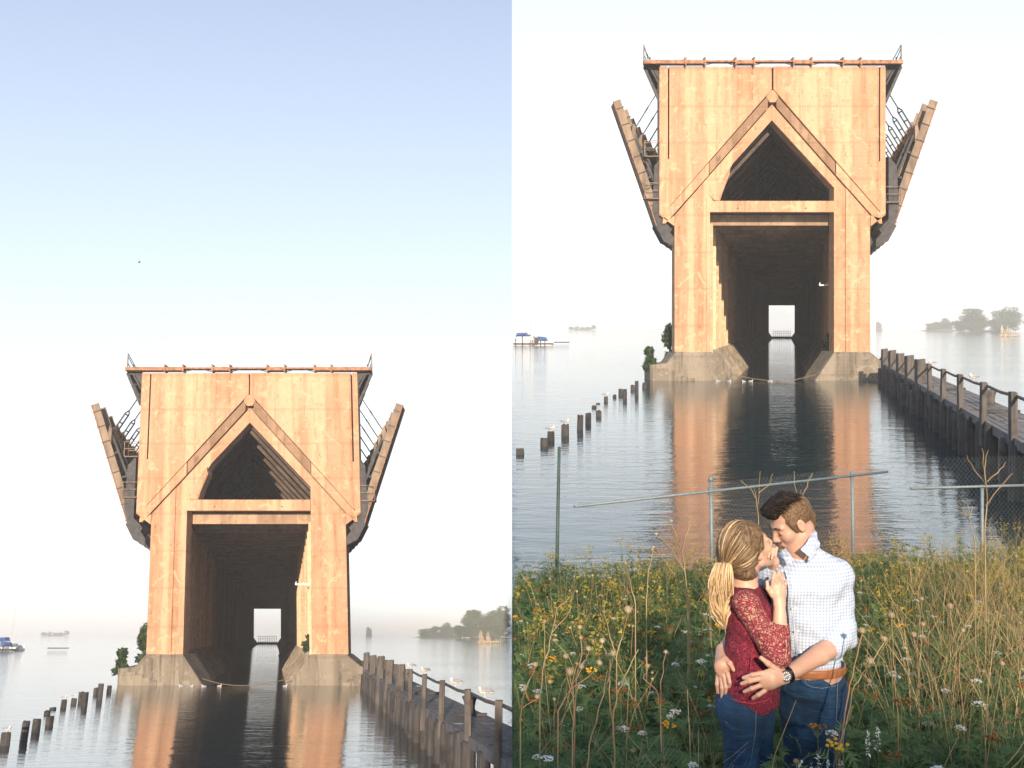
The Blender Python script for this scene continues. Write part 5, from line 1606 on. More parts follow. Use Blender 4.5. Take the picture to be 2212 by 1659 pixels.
# ---- man ------------------------------------------------------------------------------------
gm = bank_z(1.33, 4.45)
ORG = np.array((1.33, 4.46, gm))
man = thing('person', 'man in pale blue checked shirt and dark jeans kissing the woman', 'person', RIGHT, ORG)
Hm = frame3((-0.84, -0.14, -0.50), (-0.47, -0.10, 0.87))
Om = q(1710, 1127, 0.055)
Nk = q(1741, 1199, 0.06)
Sl, Sr = q(1806, 1243, 0.04), q(1672, 1236, 0.11)
El = q(1817, 1378, 0.02); Wl = q(1699, 1458, -0.235)
lat = np.array((1.0, 0.10, 0.0))
arm_r = [Sr, q(1612, 1345, 0.30), q(1562, 1404, 0.03)]
hipc = q(1757, 1462, 0.05)
legL = [q(1787, 1520, 0.05), q(1781, 1665, 0.05), np.array((q(1781, 1700, 0.05)[0], 4.46, gm + 0.09))]
legR = [q(1727, 1520, 0.09), q(1735, 1665, 0.11), np.array((q(1735, 1700, 0.1)[0], 4.52, gm + 0.09))]


def man_core(B, g=0.0):
    B.cap(q(1744, 1252, 0.05), q(1750, 1325, 0.05), 0.112 + g, 0.112 + g, 0.04, (lat, 1.42))
    B.cap(q(1750, 1320, 0.05), q(1755, 1430, 0.05), 0.108 + g, 0.104 + g, 0.05, (lat, 1.26))
    B.cap(Nk + np.array((0.0, 0.01, -0.01)), Sl, 0.052 + g, 0.066 + g, 0.04)
    B.cap(Nk + np.array((0.0, 0.01, -0.01)), Sr, 0.052 + g, 0.062 + g, 0.04)
    B.ell(q(1712, 1268, -0.025), (0.07 + g, 0.05 + g, 0.055 + g), None, 0.05)
    B.ell(q(1782, 1266, -0.03), (0.07 + g, 0.05 + g, 0.055 + g), None, 0.05)


fore = [q(1808, 1388, -0.03), q(1770, 1415, -0.12), Wl]
palm = q(1668, 1466, -0.262)


def man_hand(B):
    B.cap(Wl, palm, 0.028, 0.030, 0.015, ((0.2, 0.25, 1.0), 1.3))
    B.ell(q(1660, 1468, -0.264), (0.040, 0.019, 0.044), None, 0.015)
    kn = ((1645, 1454), (1642, 1466), (1644, 1480), (1652, 1492)); md = ((1625, 1458), (1620, 1471), (1624, 1487), (1638, 1501)); tp = ((1606, 1464), (1602, 1477), (1608, 1494), (1627, 1508))
    for i in range(4):
        B.chain([q(*kn[i], -0.262), q(*md[i], -0.268), q(*tp[i], -0.252)], [0.0105, 0.0095, 0.0078], 0.006)
    B.chain([q(1680, 1449, -0.258), q(1659, 1433, -0.268), q(1644, 1421, -0.258)], [0.015, 0.0115, 0.009], 0.008)


wr = arm_r[2]
palm_r = q(1561, 1436, -0.085)


def man_hand_r(B):
    B.cap(wr, palm_r, 0.026, 0.028, 0.015, ((1.0, -0.2, 0.2), 1.25))
    B.ell(q(1561, 1444, -0.09), (0.034, 0.02, 0.040), None, 0.015)
    kn = ((1572, 1455), (1564, 1461), (1557, 1462), (1551, 1456)); md = ((1577, 1474), (1568, 1484), (1560, 1487), (1549, 1478)); tp = ((1579, 1491), (1569, 1505), (1560, 1508), (1551, 1496))
    for i in range(4):
        d0 = (-0.115, -0.105, -0.09, -0.07)[i]
        B.chain([q(*kn[i], d0), q(*md[i], d0 - 0.012), q(*tp[i], d0 - 0.006)], [0.0100, 0.0092, 0.0076], 0.005)
    B.chain([q(1566, 1422, -0.085), q(1577, 1433, -0.12), q(1585, 1447, -0.125)], [0.013, 0.011, 0.0088], 0.006)


B = Body(); man_core(B, -0.012)
B.cap(q(1731, 1172, 0.06), q(1735, 1198, 0.05), 0.050, 0.054, 0.03)
B.chain(fore, [0.047, 0.043, 0.0285], 0.01); B.cap(Sl, El, 0.052, 0.046, 0.02); B.cap(El, fore[0], 0.046, 0.046, 0.02)
B.chain([arm_r[0], arm_r[1]], [0.05, 0.042], 0.02); B.chain([arm_r[1], arm_r[2]], [0.042, 0.027], 0.02)
B.ell(palm, (0.03, 0.016, 0.03), None, 0.01); B.ell(palm_r, (0.022, 0.012, 0.03), None, 0.01)
B.cap(q(1755, 1440, 0.05), hipc, 0.098, 0.105, 0.05, (lat, 1.25))
for L_ in (legL, legR): B.chain(L_, [0.078, 0.058, 0.042], 0.03); B.cap(L_[2], L_[2] + np.array((-0.06, -0.15, -0.04)), 0.042, 0.036, 0.02)
hp = head_prims(B, Om, Hm)
B.cap(hp(-0.030, 0, -0.055), q(1733, 1192, 0.055), 0.051, 0.053, 0.025)
v1, f1 = B.mesh(ORG + (-0.55, -0.55, -0.02), ORG + (0.35, 0.45, 1.95), 0.0065)
Bh = Body(); hp = head_prims(Bh, Om, Hm); Bh.cap(hp(-0.030, 0, -0.055), q(1733, 1192, 0.055), 0.0515, 0.0535, 0.025)
v2, f2 = Bh.mesh(Om - 0.19, Om + 0.19, 0.003)
Bh = Body(); man_hand(Bh); Bh.cap(fore[1], Wl, 0.0435, 0.029, 0.01); v3, f3 = Bh.mesh(palm + (-0.18, -0.07, -0.12), palm + (0.14, 0.09, 0.12), 0.0026)
Bh = Body(); man_hand_r(Bh); Bh.cap(arm_r[1], wr, 0.0425, 0.0275, 0.01); v4, f4 = Bh.mesh(palm_r + (-0.08, -0.08, -0.18), palm_r + (0.08, 0.2, 0.14), 0.0026)
vv = np.concatenate([v1, v2, v3, v4]); ff = np.concatenate([f1, f2 + len(v1), f3 + len(v1) + len(v2), f4 + len(v1) + len(v2) + len(v3)])
link('body', np_mesh('body', vv - ORG, ff, PM['skin_m'], True), man)
# shirt, with an open collar
B = Body(); man_core(B, 0.004)
B.cap(Sl, q(1812, 1300, 0.03), 0.066, 0.064, 0.03); B.cap(q(1812, 1300, 0.03), El, 0.063, 0.061, 0.02)
B.cap(Sr, q(1640, 1300, 0.2), 0.07, 0.064, 0.03)
B.ell(q(1757, 1484, 0.05), (0.4, 0.4, 0.115), None, 0.004, True)
B.cap(q(1710, 1215, -0.09), q(1725, 1180, -0.02), 0.012, 0.05, 0.008, None, True)
B.cap(q(1722, 1243, -0.12), q(1727, 1195, -0.05), 0.006, 0.034, 0.006, None, True)
B.chain([q(1756, 1160, 0.10), q(1761, 1176, 0.03), q(1757, 1192, -0.03), q(1748, 1208, -0.06)], [0.010, 0.014, 0.014, 0.010], 0.02)
shirt = cloth('shirt', B, PM['gingham'], man, ORG, ORG + (-0.5, -0.45, 0.75), ORG + (0.35, 0.45, 1.72), 0.006, 0.008, 1.1)
B = Body(); B.cap(q(1818, 1355, 0.0), q(1797, 1394, -0.055), 0.066, 0.060, 0.01); B.cap(q(1823, 1380, -0.01), q(1833, 1385, -0.01), 0.05, 0.036, 0.03)
B.cap(q(1784, 1408, -0.09), q(1770, 1418, -0.13), 0.046, 0.05, 0.01, None, True)
cloth('rolled_cuff', B, PM['gingham'], shirt, ORG, El - 0.16, El + 0.16, 0.005, 0.004, 1.5)


def flap(name, pts, mat, parent, org, th=0.006):
    m = MB(); P = [V3(p) - org for p in pts]; n = len(P); back = [p + np.array((0, th, 0)) for p in P]
    m.add(P + back, [tuple(range(n)), tuple(range(2 * n - 1, n - 1, -1))] + [(i, i + n, (i + 1) % n + n, (i + 1) % n) for i in range(n)])
    return m.build(name, mat, parent)




def strip(name, pairs, mat, parent, org, th=0.005):
    m = MB(); n = len(pairs); vs = []
    for off in (0.0, th):
        for a_, b_ in pairs: vs += [q(*a_) - org + np.array((0, off, 0)), q(*b_) - org + np.array((0, off, 0))]
    fs = []
    for i in range(n - 1):
        j = 2 * i; fs += [(j, j + 1, j + 3, j + 2), (2 * n + j, 2 * n + j + 2, 2 * n + j + 3, 2 * n + j + 1), (j, j + 2, 2 * n + j + 2, 2 * n + j), (j + 1, 2 * n + j + 1, 2 * n + j + 3, j + 3)]
    fs += [(0, 2 * n, 2 * n + 1, 1), (2 * n - 2, 2 * n - 1, 4 * n - 1, 4 * n - 2)]
    return m.add(vs, fs).build(name, mat, parent)


strip('collar', [((1740, 1142, 0.13), (1738, 1149, 0.12)), ((1757, 1141, 0.085), (1751, 1148, 0.075)), ((1765, 1150, 0.03), (1753, 1153, 0.02)), ((1766, 1166, -0.025), (1748, 1163, -0.025)), ((1760, 1184, -0.066), (1741, 1175, -0.050)), ((1748, 1203, -0.092), (1729, 1187, -0.078))], PM['gingham'], shirt, ORG)
strip('collar', [((1688, 1189, -0.02), (1697, 1185, -0.02)), ((1697, 1206, -0.078), (1709, 1199, -0.078)), ((1706, 1219, -0.098), (1713, 1211, -0.095))], PM['gingham'], shirt, ORG)
pk = [q(1775, 1242, -0.1), q(1774, 1300, -0.09), q(1776, 1345, -0.06)]
MB().tube([Vector(p - ORG) for p in (q(1705, 1228, -0.108), q(1708, 1290, -0.12), q(1716, 1360, -0.11), q(1722, 1430, -0.10))], 0.004, 5).build('placket_edge', PM['gingham'], shirt, smooth=True)
for u, v in ((1714, 1262), (1718, 1312), (1724, 1362), (1730, 1408)):
    MB().lathe([(0.005, 0), (0.005, 0.003)], 8).build('button', PM['button'], shirt, tuple(q(u, v, -0.118 + (v - 1262) * 0.0001) - ORG)).rotation_euler = (R(90), 0, 0)
# jeans and belt
B = Body(); B.cap(q(1756, 1452, 0.05), hipc + (0, 0, -0.02), 0.104, 0.116, 0.05, (lat, 1.27))
for L_, k_ in ((legL, 1), (legR, 0)): B.chain(L_, [0.097, 0.074, 0.062], 0.035)
B.ell(q(1762, 1500, 0.1), (0.13, 0.09, 0.09), None, 0.05)
B.ell(q(1756, 1425, 0.05), (0.25, 0.25, 0.028), None, 0.006, True)
jeans = cloth('jeans', B, PM['denim'], man, ORG, ORG + (-0.3, -0.25, 0.02), ORG + (0.3, 0.35, 1.0), 0.006, 0.008, 1.1)
Bb = Body(); Bb.cap(q(1756, 1440, 0.05), q(1756, 1441, 0.05), 0.1155, 0.1155, 0.01, (lat, 1.285))
Bb.ell(q(1756, 1417, 0.05), (0.3, 0.3, 0.033), None, 0.004, True); Bb.ell(q(1756, 1478, 0.05), (0.3, 0.3, 0.064), None, 0.004, True)
cloth('belt', Bb, PM['leather'], man, ORG, ORG + (-0.3, -0.25, 0.75), ORG + (0.3, 0.35, 1.05), 0.005)
MB().tube([Vector(p - ORG) for p in (q(1738, 1462, -0.098), q(1740, 1476, -0.108), q(1752, 1484, -0.105), q(1775, 1487, -0.10), q(1806, 1481, -0.065))], 0.0014, 5).build('pocket_seam', PM['stitch'], jeans)
MB().tube([Vector(p - ORG) for p in (q(1810, 1450, -0.045), q(1808, 1520, -0.06), q(1804, 1600, -0.03), q(1800, 1670, -0.03))], 0.0013, 5).build('side_seam', PM['stitch'], jeans)
flap('belt_loop', [q(1817, 1428, -0.02), q(1823, 1430, -0.0), q(1826, 1455, 0.0), q(1820, 1456, -0.02)], PM['denim'], jeans, ORG)
for L_ in (legL, legR):
    Bs = Body(); Bs.cap(L_[2] + (0, 0.02, -0.05), L_[2] + np.array((-0.07, -0.17, -0.055)), 0.05, 0.042, 0.02); Bs.ell(L_[2] + (0, 0, -0.14), (0.5, 0.5, 0.055), None, 0.01, True)
    cloth('shoe', Bs, PM['shoe'], man, ORG, L_[2] - (0.2, 0.3, 0.12), L_[2] + (0.1, 0.15, 0.05), 0.007)
# watch
wa = Wl + (palm - Wl) * 0.05; wd = fore[1] - Wl; wd /= np.linalg.norm(wd)
wt_ = thing('wristwatch', 'black wristwatch with pale dial marks on the man\'s wrist', 'watch', RIGHT, tuple(wa))
m = MB(); e1 = np.cross(wd, (0, 0, 1.0)); e1 /= np.linalg.norm(e1); e2 = np.cross(wd, e1)
ring = [wd * 0.004 + (e1 * math.cos(a) * 0.033 + e2 * math.sin(a) * 0.035) for a in np.linspace(0, 2 * math.pi, 25)]
for k_ in (-0.009, -0.003, 0.003, 0.009):
    m.tube([Vector(p + wd * k_) for p in ring], 0.0042, 5, False)
m.build('bracelet', PM['watch'], wt_, smooth=True)
fc = V3(px(1692, 1462, YC)) - V3(px(1692, 1462, YC + 0.3)); fc /= np.linalg.norm(fc); fc = fc + np.array((0.05, 0, -0.1)); fc /= np.linalg.norm(fc)
f1_ = np.cross(fc, (0, 0, 1.0)); f1_ /= np.linalg.norm(f1_); f2_ = np.cross(fc, f1_); cen = fc * 0.036


def disc(r, h0, h1, n=24):
    m = MB(); vs = []
    for h in (h0, h1):
        for i in range(n):
            a = 2 * math.pi * i / n; vs.append(cen + f1_ * r * math.cos(a) + f2_ * r * math.sin(a) + fc * h)
    m.add(vs, [tuple(range(n)), tuple(range(2 * n - 1, n - 1, -1))] + [(i, (i + 1) % n, (i + 1) % n + n, i + n) for i in range(n)])
    return m


cs = disc(0.0235, -0.012, 0.004).build('case', PM['watch'], wt_)
disc(0.0185, 0.004, 0.0052).build('dial', PM['dial'], wt_)
m = MB()
for i in range(12):
    a = 2 * math.pi * i / 12; d_ = f1_ * math.cos(a) + f2_ * math.sin(a)
    m.bar(Vector(cen + d_ * 0.0125 + fc * 0.006), Vector(cen + d_ * 0.0170 + fc * 0.006), 0.0026, 0.001, up=tuple(fc))
for a in (0.6, 3.7): m.bar(Vector(cen + fc * 0.0065), Vector(cen + (f1_ * math.cos(a) + f2_ * math.sin(a)) * 0.011 + fc * 0.0065), 0.002, 0.001, up=tuple(fc))
m.build('dial_marks', PM['tick'], wt_)
# man's hair
B = Body(); B.ell(hp(-0.018, 0, 0.037), (0.0975, 0.076, 0.088), Hm, 0.01)
B.cap(hp(-0.080, 0, -0.025), hp(-0.072, 0, -0.055), 0.034, 0.026, 0.02)
for y in (-1, 1): B.ell(hp(0.012, y * 0.062, 0.005), (0.028, 0.020, 0.040), Hm, 0.02)
B.ell(hp(0.095, 0, -0.055), (0.085, 0.12, 0.105), Hm, 0.012, True)
B.ell(hp(0.020, 0, -0.125), (0.10, 0.12, 0.105), Hm, 0.012, True)
for y in (-1, 1): B.ell(hp(-0.002, y * 0.085, -0.010), (0.022, 0.02, 0.034), Hm, 0.008, True)
hs_ = cloth('hair', B, PM['hair_side'], man, ORG, Om - 0.2, Om + 0.2, 0.003, 0.0012, 6.0)
B = Body(); B.cap(hp(0.060, 0, 0.090), hp(-0.02, 0, 0.113), 0.029, 0.032, 0.02, (tuple(Hm[:, 1]), 1.75)); B.cap(hp(-0.02, 0, 0.113), hp(-0.080, 0, 0.083), 0.028, 0.019, 0.02, (tuple(Hm[:, 1]), 1.9))
B.cap(hp(0.075, -0.03, 0.095), hp(0.070, 0.038, 0.092), 0.022, 0.024, 0.02)
top = cloth('hair_crown', B, PM['hair_top'], hs_, ORG, Om - 0.22, Om + 0.22, 0.0035, 0.002, 6.0)
paths, rad = [], []
for i in range(420):
    y0 = rp.uniform(-0.062, 0.062); x0 = rp.uniform(-0.02, 0.098); z0 = 0.126 - 0.25 * (x0 - 0.02) ** 2 * 12 - 5.5 * y0 * y0
    pts = [hp(x0 - s * 0.055, y0 * (1 + 0.25 * s) + 0.01 * s, z0 + 0.012 * math.sin(math.pi * s) + 0.006 - 0.02 * s * s) for s in np.linspace(0, 1, 6)]
    paths.append(pts); rad.append(rp.uniform(0.0009, 0.0020))
strands('hair_strand', paths, rad, PM['hair_top'], hs_, ORG, 4)
for y in (-1, 1):
    MB().tube([Vector(hp(0.092, y * 0.014, 0.022) - ORG), Vector(hp(0.091, y * 0.032, 0.029) - ORG), Vector(hp(0.078, y * 0.052, 0.022) - ORG)], [0.003, 0.0038, 0.002], 5).build('eyebrow', PM['brow'], man, smooth=True)
    MB().tube([Vector(hp(0.0875, y * 0.020, -0.008) - ORG), Vector(hp(0.0885, y * 0.033, -0.011) - ORG), Vector(hp(0.080, y * 0.046, -0.007) - ORG)], [0.001, 0.0017, 0.001], 4).build('eyelash', PM['brow'], man, smooth=True)
MB().tube([Vector(hp(0.094, -0.018, -0.063) - ORG), Vector(hp(0.0995, 0, -0.063) - ORG), Vector(hp(0.094, 0.018, -0.063) - ORG)], [0.003, 0.0055, 0.003], 6).build('lips', PM['lip'], man, smooth=True)

# ---- woman ----------------------------------------------------------------------------------
gw = bank_z(1.05, 4.35)
OW = np.array((1.05, 4.36, gw))
wom = thing('person', 'woman with blonde ponytail in wine red lace top and jeans kissing the man', 'person', RIGHT, OW)
Hw = frame3((0.80, 0.28, 0.40), (-0.36, -0.22, 0.90))
Ow = q(1621, 1183, -0.035)
sx = (0.15, 1.0, 0.0)


def wom_core(B, g=0.0):
    B.cap(q(1611, 1290, -0.03), q(1620, 1335, -0.04), 0.074 + g, 0.088 + g, 0.04, (sx, 1.62))
    B.ell(q(1648, 1335, -0.05), (0.05 + g, 0.12 + g, 0.055 + g), None, 0.05)
    B.cap(q(1618, 1335, -0.04), q(1613, 1402, -0.04), 0.094 + g, 0.082 + g, 0.04, (sx, 1.28))
    B.cap(q(1613, 1402, -0.04), q(1617, 1478, -0.04), 0.082 + g, 0.112 + g, 0.04, (sx, 1.30))


Sn = q(1611, 1303, -0.165); En = q(1680, 1420, -0.215); Wn = q(1684, 1303, -0.165); Fs = q(1684, 1360, -0.195)
pw = q(1681, 1281, -0.155)
far_arm = [q(1628, 1300, 0.10), q(1672, 1250, 0.14), q(1672, 1212, 0.02)]
wl_ = [[q(1603, 1530, -0.10), q(1602, 1665, -0.12), np.array((q(1605, 1700, -0.1)[0], 4.29, gw + 0.10))], [q(1628, 1530, 0.03), q(1634, 1665, 0.01), np.array((q(1630, 1700, 0)[0], 4.42, gw + 0.10))]]


def wom_hand(B):
    B.cap(Wn, pw, 0.022, 0.024, 0.012, ((1.0, 0.3, 0.1), 1.25)); B.ell(q(1680, 1276, -0.155), (0.035, 0.015, 0.038), None, 0.012)
    kn = ((1669, 1267), (1677, 1261), (1686, 1262), (1694, 1269)); md = ((1670, 1250), (1679, 1244), (1688, 1248), (1697, 1261)); tp = ((1673, 1236), (1683, 1235), (1691, 1241), (1698, 1254))
    for i in range(4): B.chain([q(*kn[i], -0.157), q(*md[i], -0.160), q(*tp[i], -0.148)], [0.0088, 0.0080, 0.0066], 0.004)
    B.chain([q(1668, 1285, -0.158), q(1659, 1272, -0.160), q(1657, 1257, -0.152)], [0.012, 0.009, 0.0072], 0.006)


def far_hand(B):
    for i, (a, b) in enumerate((((1664, 1186), (1660, 1204)), ((1671, 1186), (1667, 1207)), ((1678, 1184), (1675, 1201)))):
        B.chain([q(1670, 1180, 0.02), q(*a, -0.055), q(*b, -0.068)], [0.010, 0.0066, 0.0056], 0.004)


B = Body(); wom_core(B, -0.010)
B.cap(q(1606, 1225, -0.03), q(1608, 1278, -0.03), 0.044, 0.052, 0.03)
B.chain([Sn, En], [0.046, 0.040], 0.02); B.chain([En, Fs, Wn], [0.040, 0.033, 0.0225], 0.015); B.ell(pw, (0.024, 0.012, 0.026), None, 0.01)
B.chain(far_arm, [0.042, 0.035, 0.024], 0.02)
for L_ in wl_: B.chain(L_, [0.075, 0.052, 0.036], 0.03); B.cap(L_[2], L_[2] + np.array((0.15, 0.0, -0.045)), 0.036, 0.03, 0.02)
wp = head_prims(B, Ow, Hw, 0.93, True)
B.cap(wp(-0.03, 0, -0.05), q(1608, 1270, -0.03), 0.044, 0.05, 0.03)
v1, f1 = B.mesh(OW + (-0.3, -0.4, -0.02), OW + (0.35, 0.3, 1.78), 0.0065)
Bh = Body(); wp = head_prims(Bh, Ow, Hw, 0.93, True); Bh.cap(wp(-0.03, 0, -0.05), q(1608, 1262, -0.03), 0.0445, 0.0505, 0.03); v2, f2 = Bh.mesh(Ow - 0.2, Ow + 0.17, 0.003)
Bh = Body(); wom_hand(Bh); Bh.cap(Fs, Wn, 0.0335, 0.023, 0.01); v3, f3 = Bh.mesh(pw + (-0.07, -0.06, -0.18), pw + (0.07, 0.06, 0.12), 0.0024)
Bh = Body(); far_hand(Bh); c_ = q(1670, 1192, -0.03); v4, f4 = Bh.mesh(c_ - 0.08, c_ + 0.08, 0.0025)
vv = np.concatenate([v1, v2, v3, v4]); ff = np.concatenate([f1, f2 + len(v1), f3 + len(v1) + len(v2), f4 + len(v1) + len(v2) + len(v3)])
link('body', np_mesh('body', vv - OW, ff, PM['skin_w'], True), wom)
# lace top: bodice, open-work sleeve, piping
B = Body(); wom_core(B, 0.004); B.cap(q(1604, 1286, -0.03), Sn, 0.05, 0.054, 0.04); B.cap(q(1613, 1286, -0.03), q(1624, 1300, 0.10), 0.05, 0.05, 0.04)
B.cap(q(1617, 1478, -0.04), q(1621, 1500, -0.04), 0.118, 0.122, 0.03, (sx, 1.28))
B.ell(q(1614, 1252, -0.05), (0.066, 0.075, 0.040), None, 0.012, True)
B.ell(q(1620, 1548, -0.04), (0.4, 0.4, 0.068), None, 0.004, True)
blouse = cloth('lace_top', B, PM['lace'], wom, OW, OW + (-0.25, -0.35, 0.55), OW + (0.3, 0.3, 1.5), 0.0055, 0.006, 1.8)
B = Body(); B.cap(Sn, En, 0.058, 0.051, 0.02); B.cap(En, Fs, 0.051, 0.045, 0.02); B.cap(q(1690, 1352, -0.2), q(1684, 1330, -0.19), 0.02, 0.05, 0.01, None, True)
sl_ = cloth('sleeve', B, PM['lace_sleeve'], blouse, OW, OW + (-0.25, -0.4, 0.6), OW + (0.35, 0.15, 1.5), 0.005, 0.004, 2.0)
B = Body(); B.cap(far_arm[0], far_arm[1], 0.05, 0.045, 0.02)
cloth('sleeve', B, PM['lace_sleeve'], blouse, OW, far_arm[0] - 0.2, far_arm[1] + 0.2, 0.006)
hem = [q(1556, 1494, -0.05), q(1572, 1507, -0.135), q(1598, 1516, -0.185), q(1625, 1520, -0.205), q(1655, 1513, -0.19), q(1678, 1499, -0.13)]
MB().tube([Vector(p - OW) for p in hem], 0.0035, 6).build('hem_piping', PM['hem'], blouse, smooth=True)
MB().tube([Vector(p - OW) for p in (q(1625, 1400, -0.16), q(1621, 1440, -0.185), q(1618, 1480, -0.2), q(1614, 1518, -0.2))], 0.0022, 5).build('side_seam', PM['hem'], blouse, smooth=True)
# jeans
B = Body(); B.cap(q(1612, 1490, -0.04), q(1611, 1520, -0.04), 0.108, 0.112, 0.05, (sx, 1.3)); B.ell(q(1588, 1530, -0.04), (0.085, 0.14, 0.085), None, 0.05)
for L_ in wl_: B.chain(L_, [0.093, 0.068, 0.058], 0.035)
B.ell(q(1612, 1462, -0.04), (0.4, 0.4, 0.02), None, 0.004, True)
wj = cloth('jeans', B, PM['denim'], wom, OW, OW + (-0.3, -0.35, 0.02), OW + (0.3, 0.3, 0.95), 0.006, 0.004, 1.0)
pkt = [q(1551, 1512, -0.085), q(1592, 1518, -0.168), q(1586, 1562, -0.178), q(1570, 1562, -0.16), q(1559, 1545, -0.12)]
MB().tube([Vector(p - OW) for p in pkt], 0.0015, 5).build('pocket_seam', PM['stitch'], wj)
MB().tube([Vector(p - OW) for p in (q(1553, 1522, -0.095), q(1566, 1528, -0.135), q(1578, 1535, -0.165), q(1589, 1538, -0.176))], 0.0013, 5).build('pocket_stitch', PM['stitch'], wj)
MB().tube([Vector(p - OW) for p in (q(1634, 1525, -0.195), q(1632, 1580, -0.20), q(1625, 1625, -0.19), q(1618, 1670, -0.19))], 0.0013, 5).build('side_seam', PM['stitch'], wj)
for L_ in wl_:
    Bs = Body(); Bs.cap(L_[2] + (-0.01, 0, -0.05), L_[2] + np.array((0.17, 0, -0.06)), 0.043, 0.036, 0.02); cloth('shoe', Bs, PM['shoe'], wom, OW, L_[2] - (0.1, 0.1, 0.10), L_[2] + (0.26, 0.1, 0.04), 0.007)
# woman's hair: a swept-back mass with highlights, gathered into a ponytail
tie = q(1568, 1222, -0.075)
Ch = q(1596, 1182, -0.035)
B = Body(); B.ell(wp(-0.022, 0, 0.040), np.array((0.104, 0.088, 0.098)), Hw, 0.02); B.ell(q(1591, 1190, -0.035), (0.090, 0.092, 0.105), None, 0.03)
B.ell(q(1612, 1240, -0.075), (0.050, 0.035, 0.028), None, 0.03); B.cap(q(1585, 1215, -0.06), tie, 0.055, 0.024, 0.03)
B.ell(wp(0.105, 0, -0.03), (0.080, 0.14, 0.115), Hw, 0.012, True)
B.ell(wp(0.02, -0.10, -0.05), (0.035, 0.05, 0.05), Hw, 0.012, True)
hw = cloth('hair', B, PM['hair_root'], wom, OW, Ch - 0.2, Ch + 0.2, 0.0035, 0.003, 4.0)
groups = {'lock_d': ([], []), 'lock_m': ([], []), 'lock_l': ([], [])}
td = (tie - Ch); tr = np.linalg.norm(td); td /= tr
for i in range(700):
    a = rp.uniform(-0.5, 2.0); b_ = rp.uniform(-1.3, 0.35)
    st_ = np.array((math.cos(b_) * math.cos(a) * 0.9, -abs(math.cos(a) * math.sin(b_)) * 0.9 + 0.05, math.sin(a))); st_ /= np.linalg.norm(st_)
    if st_[0] > 0.72: continue
    om = math.acos(max(-1, min(1, st_ @ td))); off = rp.uniform(0.0, 0.006); pts = []
    for s in np.linspace(0, 1, 10):
        d_ = (math.sin((1 - s) * om) * st_ + math.sin(s * om) * td) / math.sin(om)
        rr = 1 / math.sqrt((d_[0] / 0.098) ** 2 + (d_[1] / 0.101) ** 2 + (d_[2] / 0.114) ** 2)
        rr = rr * (1 - s ** 4) + min(rr, tr) * s ** 4
        pts.append(Ch + d_ * (rr + off + 0.004 * math.sin(3.1 * s + i)))
    g_ = groups['lock_l' if i % 7 == 0 else 'lock_m' if i % 2 else 'lock_d']; g_[0].append(pts); g_[1].append(rp.uniform(0.0009, 0.0022))
for nm, (pa, ra) in groups.items(): strands('hair_lock', pa, ra, PM[nm], hw, OW, 5)
groups = {'lock_l': ([], []), 'lock_t': ([], []), 'lock_m': ([], [])}
for i in range(420):
    ph = rp.uniform(0, 6.28); sp_ = rp.uniform(-1, 1); L_ = rp.uniform(0.55, 1.03); dd = rp.uniform(-1, 1); pts = []
    for s in np.linspace(0, 1, 13):
        w_ = math.sin(math.pi * min(1, 0.12 + s * 0.8)) ** 0.7
        u = 1566 - 9 * math.sin(math.pi * s * 0.9) + sp_ * 25 * w_ + 6.5 * math.sin(8 * s + ph * 0.5 + sp_ * 2) * s + 2.0 * math.sin(17 * s + ph) * s
        v = 1216 + (140 * L_) * s - 10 * math.sin(math.pi * min(1, s * 3)) * (s < 0.33)
        pts.append(q(u, v, -0.085 - 0.035 * math.sin(math.pi * min(1, s * 1.6)) + dd * 0.028 * w_ + 0.006 * math.sin(9 * s + ph)))
    g_ = groups[('lock_l', 'lock_t', 'lock_l', 'lock_l', 'lock_m')[i % 5]]; g_[0].append(pts); g_[1].append(rp.uniform(0.0012, 0.0030))
for nm, (pa, ra) in groups.items(): strands('ponytail_lock', pa, ra, PM[nm], hw, OW, 5)
m = MB(); ring = [tie + 0.024 * np.array((math.cos(a) * 0.8, -0.3 * math.cos(a) + math.sin(a) * 0.6, -0.5 * math.cos(a) + math.sin(a) * 0.6)) - OW for a in np.linspace(0, 6.283, 17)]
m.tube([Vector(p) for p in ring], 0.008, 6, False).build('hair_tie', PM['scrunchie'], hw, smooth=True)
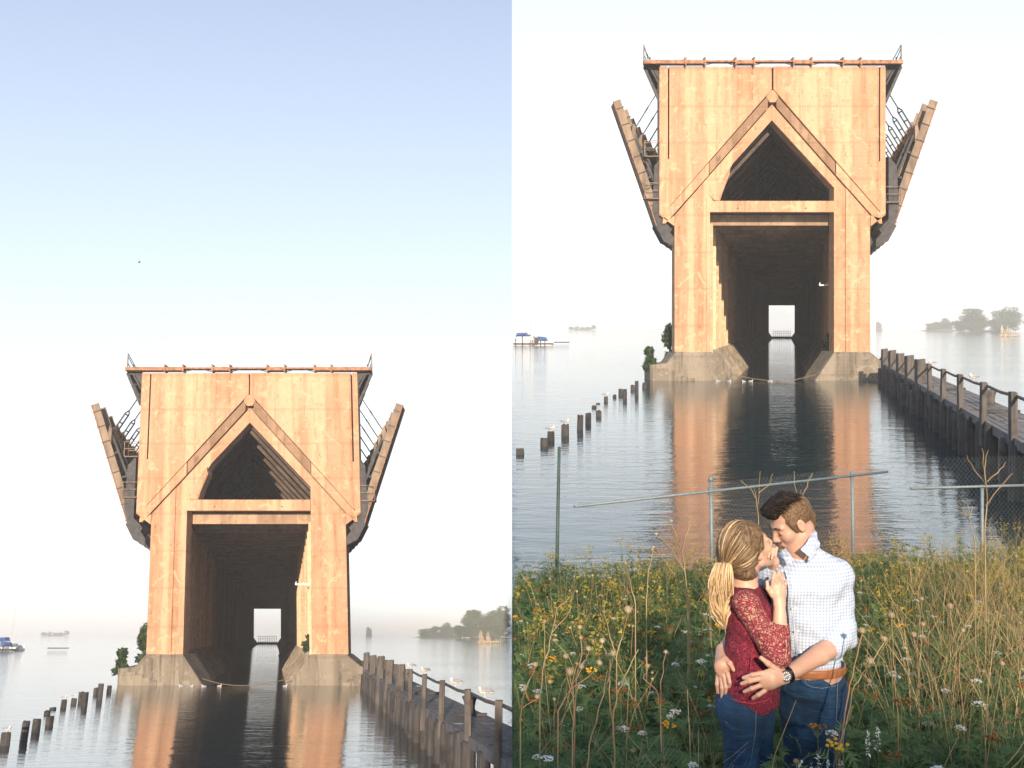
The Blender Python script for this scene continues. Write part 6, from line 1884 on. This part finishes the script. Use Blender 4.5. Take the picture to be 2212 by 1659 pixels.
for s_ in (-1, 1):
    MB().tube([Vector(wp(0.092, s_ * 0.014, 0.024) - OW), Vector(wp(0.089, s_ * 0.033, 0.030) - OW), Vector(wp(0.075, s_ * 0.050, 0.022) - OW)], [0.0018, 0.0026, 0.0012], 5).build('eyebrow', PM['lock_d'], wom, smooth=True)
    MB().tube([Vector(wp(0.0880, s_ * 0.020, -0.008) - OW), Vector(wp(0.0890, s_ * 0.033, -0.012) - OW), Vector(wp(0.079, s_ * 0.048, -0.008) - OW)], [0.0012, 0.0022, 0.001], 4).build('eyelash', PM['brow'], wom, smooth=True)
MB().tube([Vector(wp(0.094, -0.017, -0.063) - OW), Vector(wp(0.0995, 0, -0.063) - OW), Vector(wp(0.094, 0.017, -0.063) - OW)], [0.003, 0.0055, 0.003], 6).build('lips', PM['lip'], wom, smooth=True)

# ------------------------------------------------------------------ haze over both basins
hz_m = bpy.data.materials.new('morning haze'); hz_m.use_nodes = True
_nt = hz_m.node_tree; _nt.nodes.remove(_nt.nodes['Principled BSDF'])
_pv = _nt.nodes.new('ShaderNodeVolumePrincipled')
_pv.inputs['Color'].default_value = (0.90, 0.955, 1.0, 1)
_pv.inputs['Density'].default_value = HAZE
_pv.inputs['Anisotropy'].default_value = -0.12
_nt.links.new(_pv.outputs[0], _nt.nodes['Material Output'].inputs['Volume'])
hv, hf = [], []
for fr_, xa_, xb_ in ((LEFT, -2610.0, -0.051), (RIGHT, -0.05, 2610.0)):
    n_ = len(hv)
    for x_, y_, z_ in ((xa_, -80, -2.5), (xb_, -80, -2.5), (xb_, 4210, -2.5), (xa_, 4210, -2.5), (xa_, -80, 31), (xb_, -80, 31), (xb_, 4210, 31), (xa_, 4210, 31)):
        hv.append(tuple(fr_ @ Vector((x_, y_, z_))))
    hf += [tuple(i + n_ for i in q_) for q_ in ((0, 3, 2, 1), (4, 5, 6, 7), (0, 1, 5, 4), (1, 2, 6, 5), (2, 3, 7, 6), (3, 0, 4, 7))]
hme = bpy.data.meshes.new('haze'); hme.from_pydata(hv, [], hf); hme.materials.append(hz_m)
tag(link('haze', hme), None, None, kind='stuff')
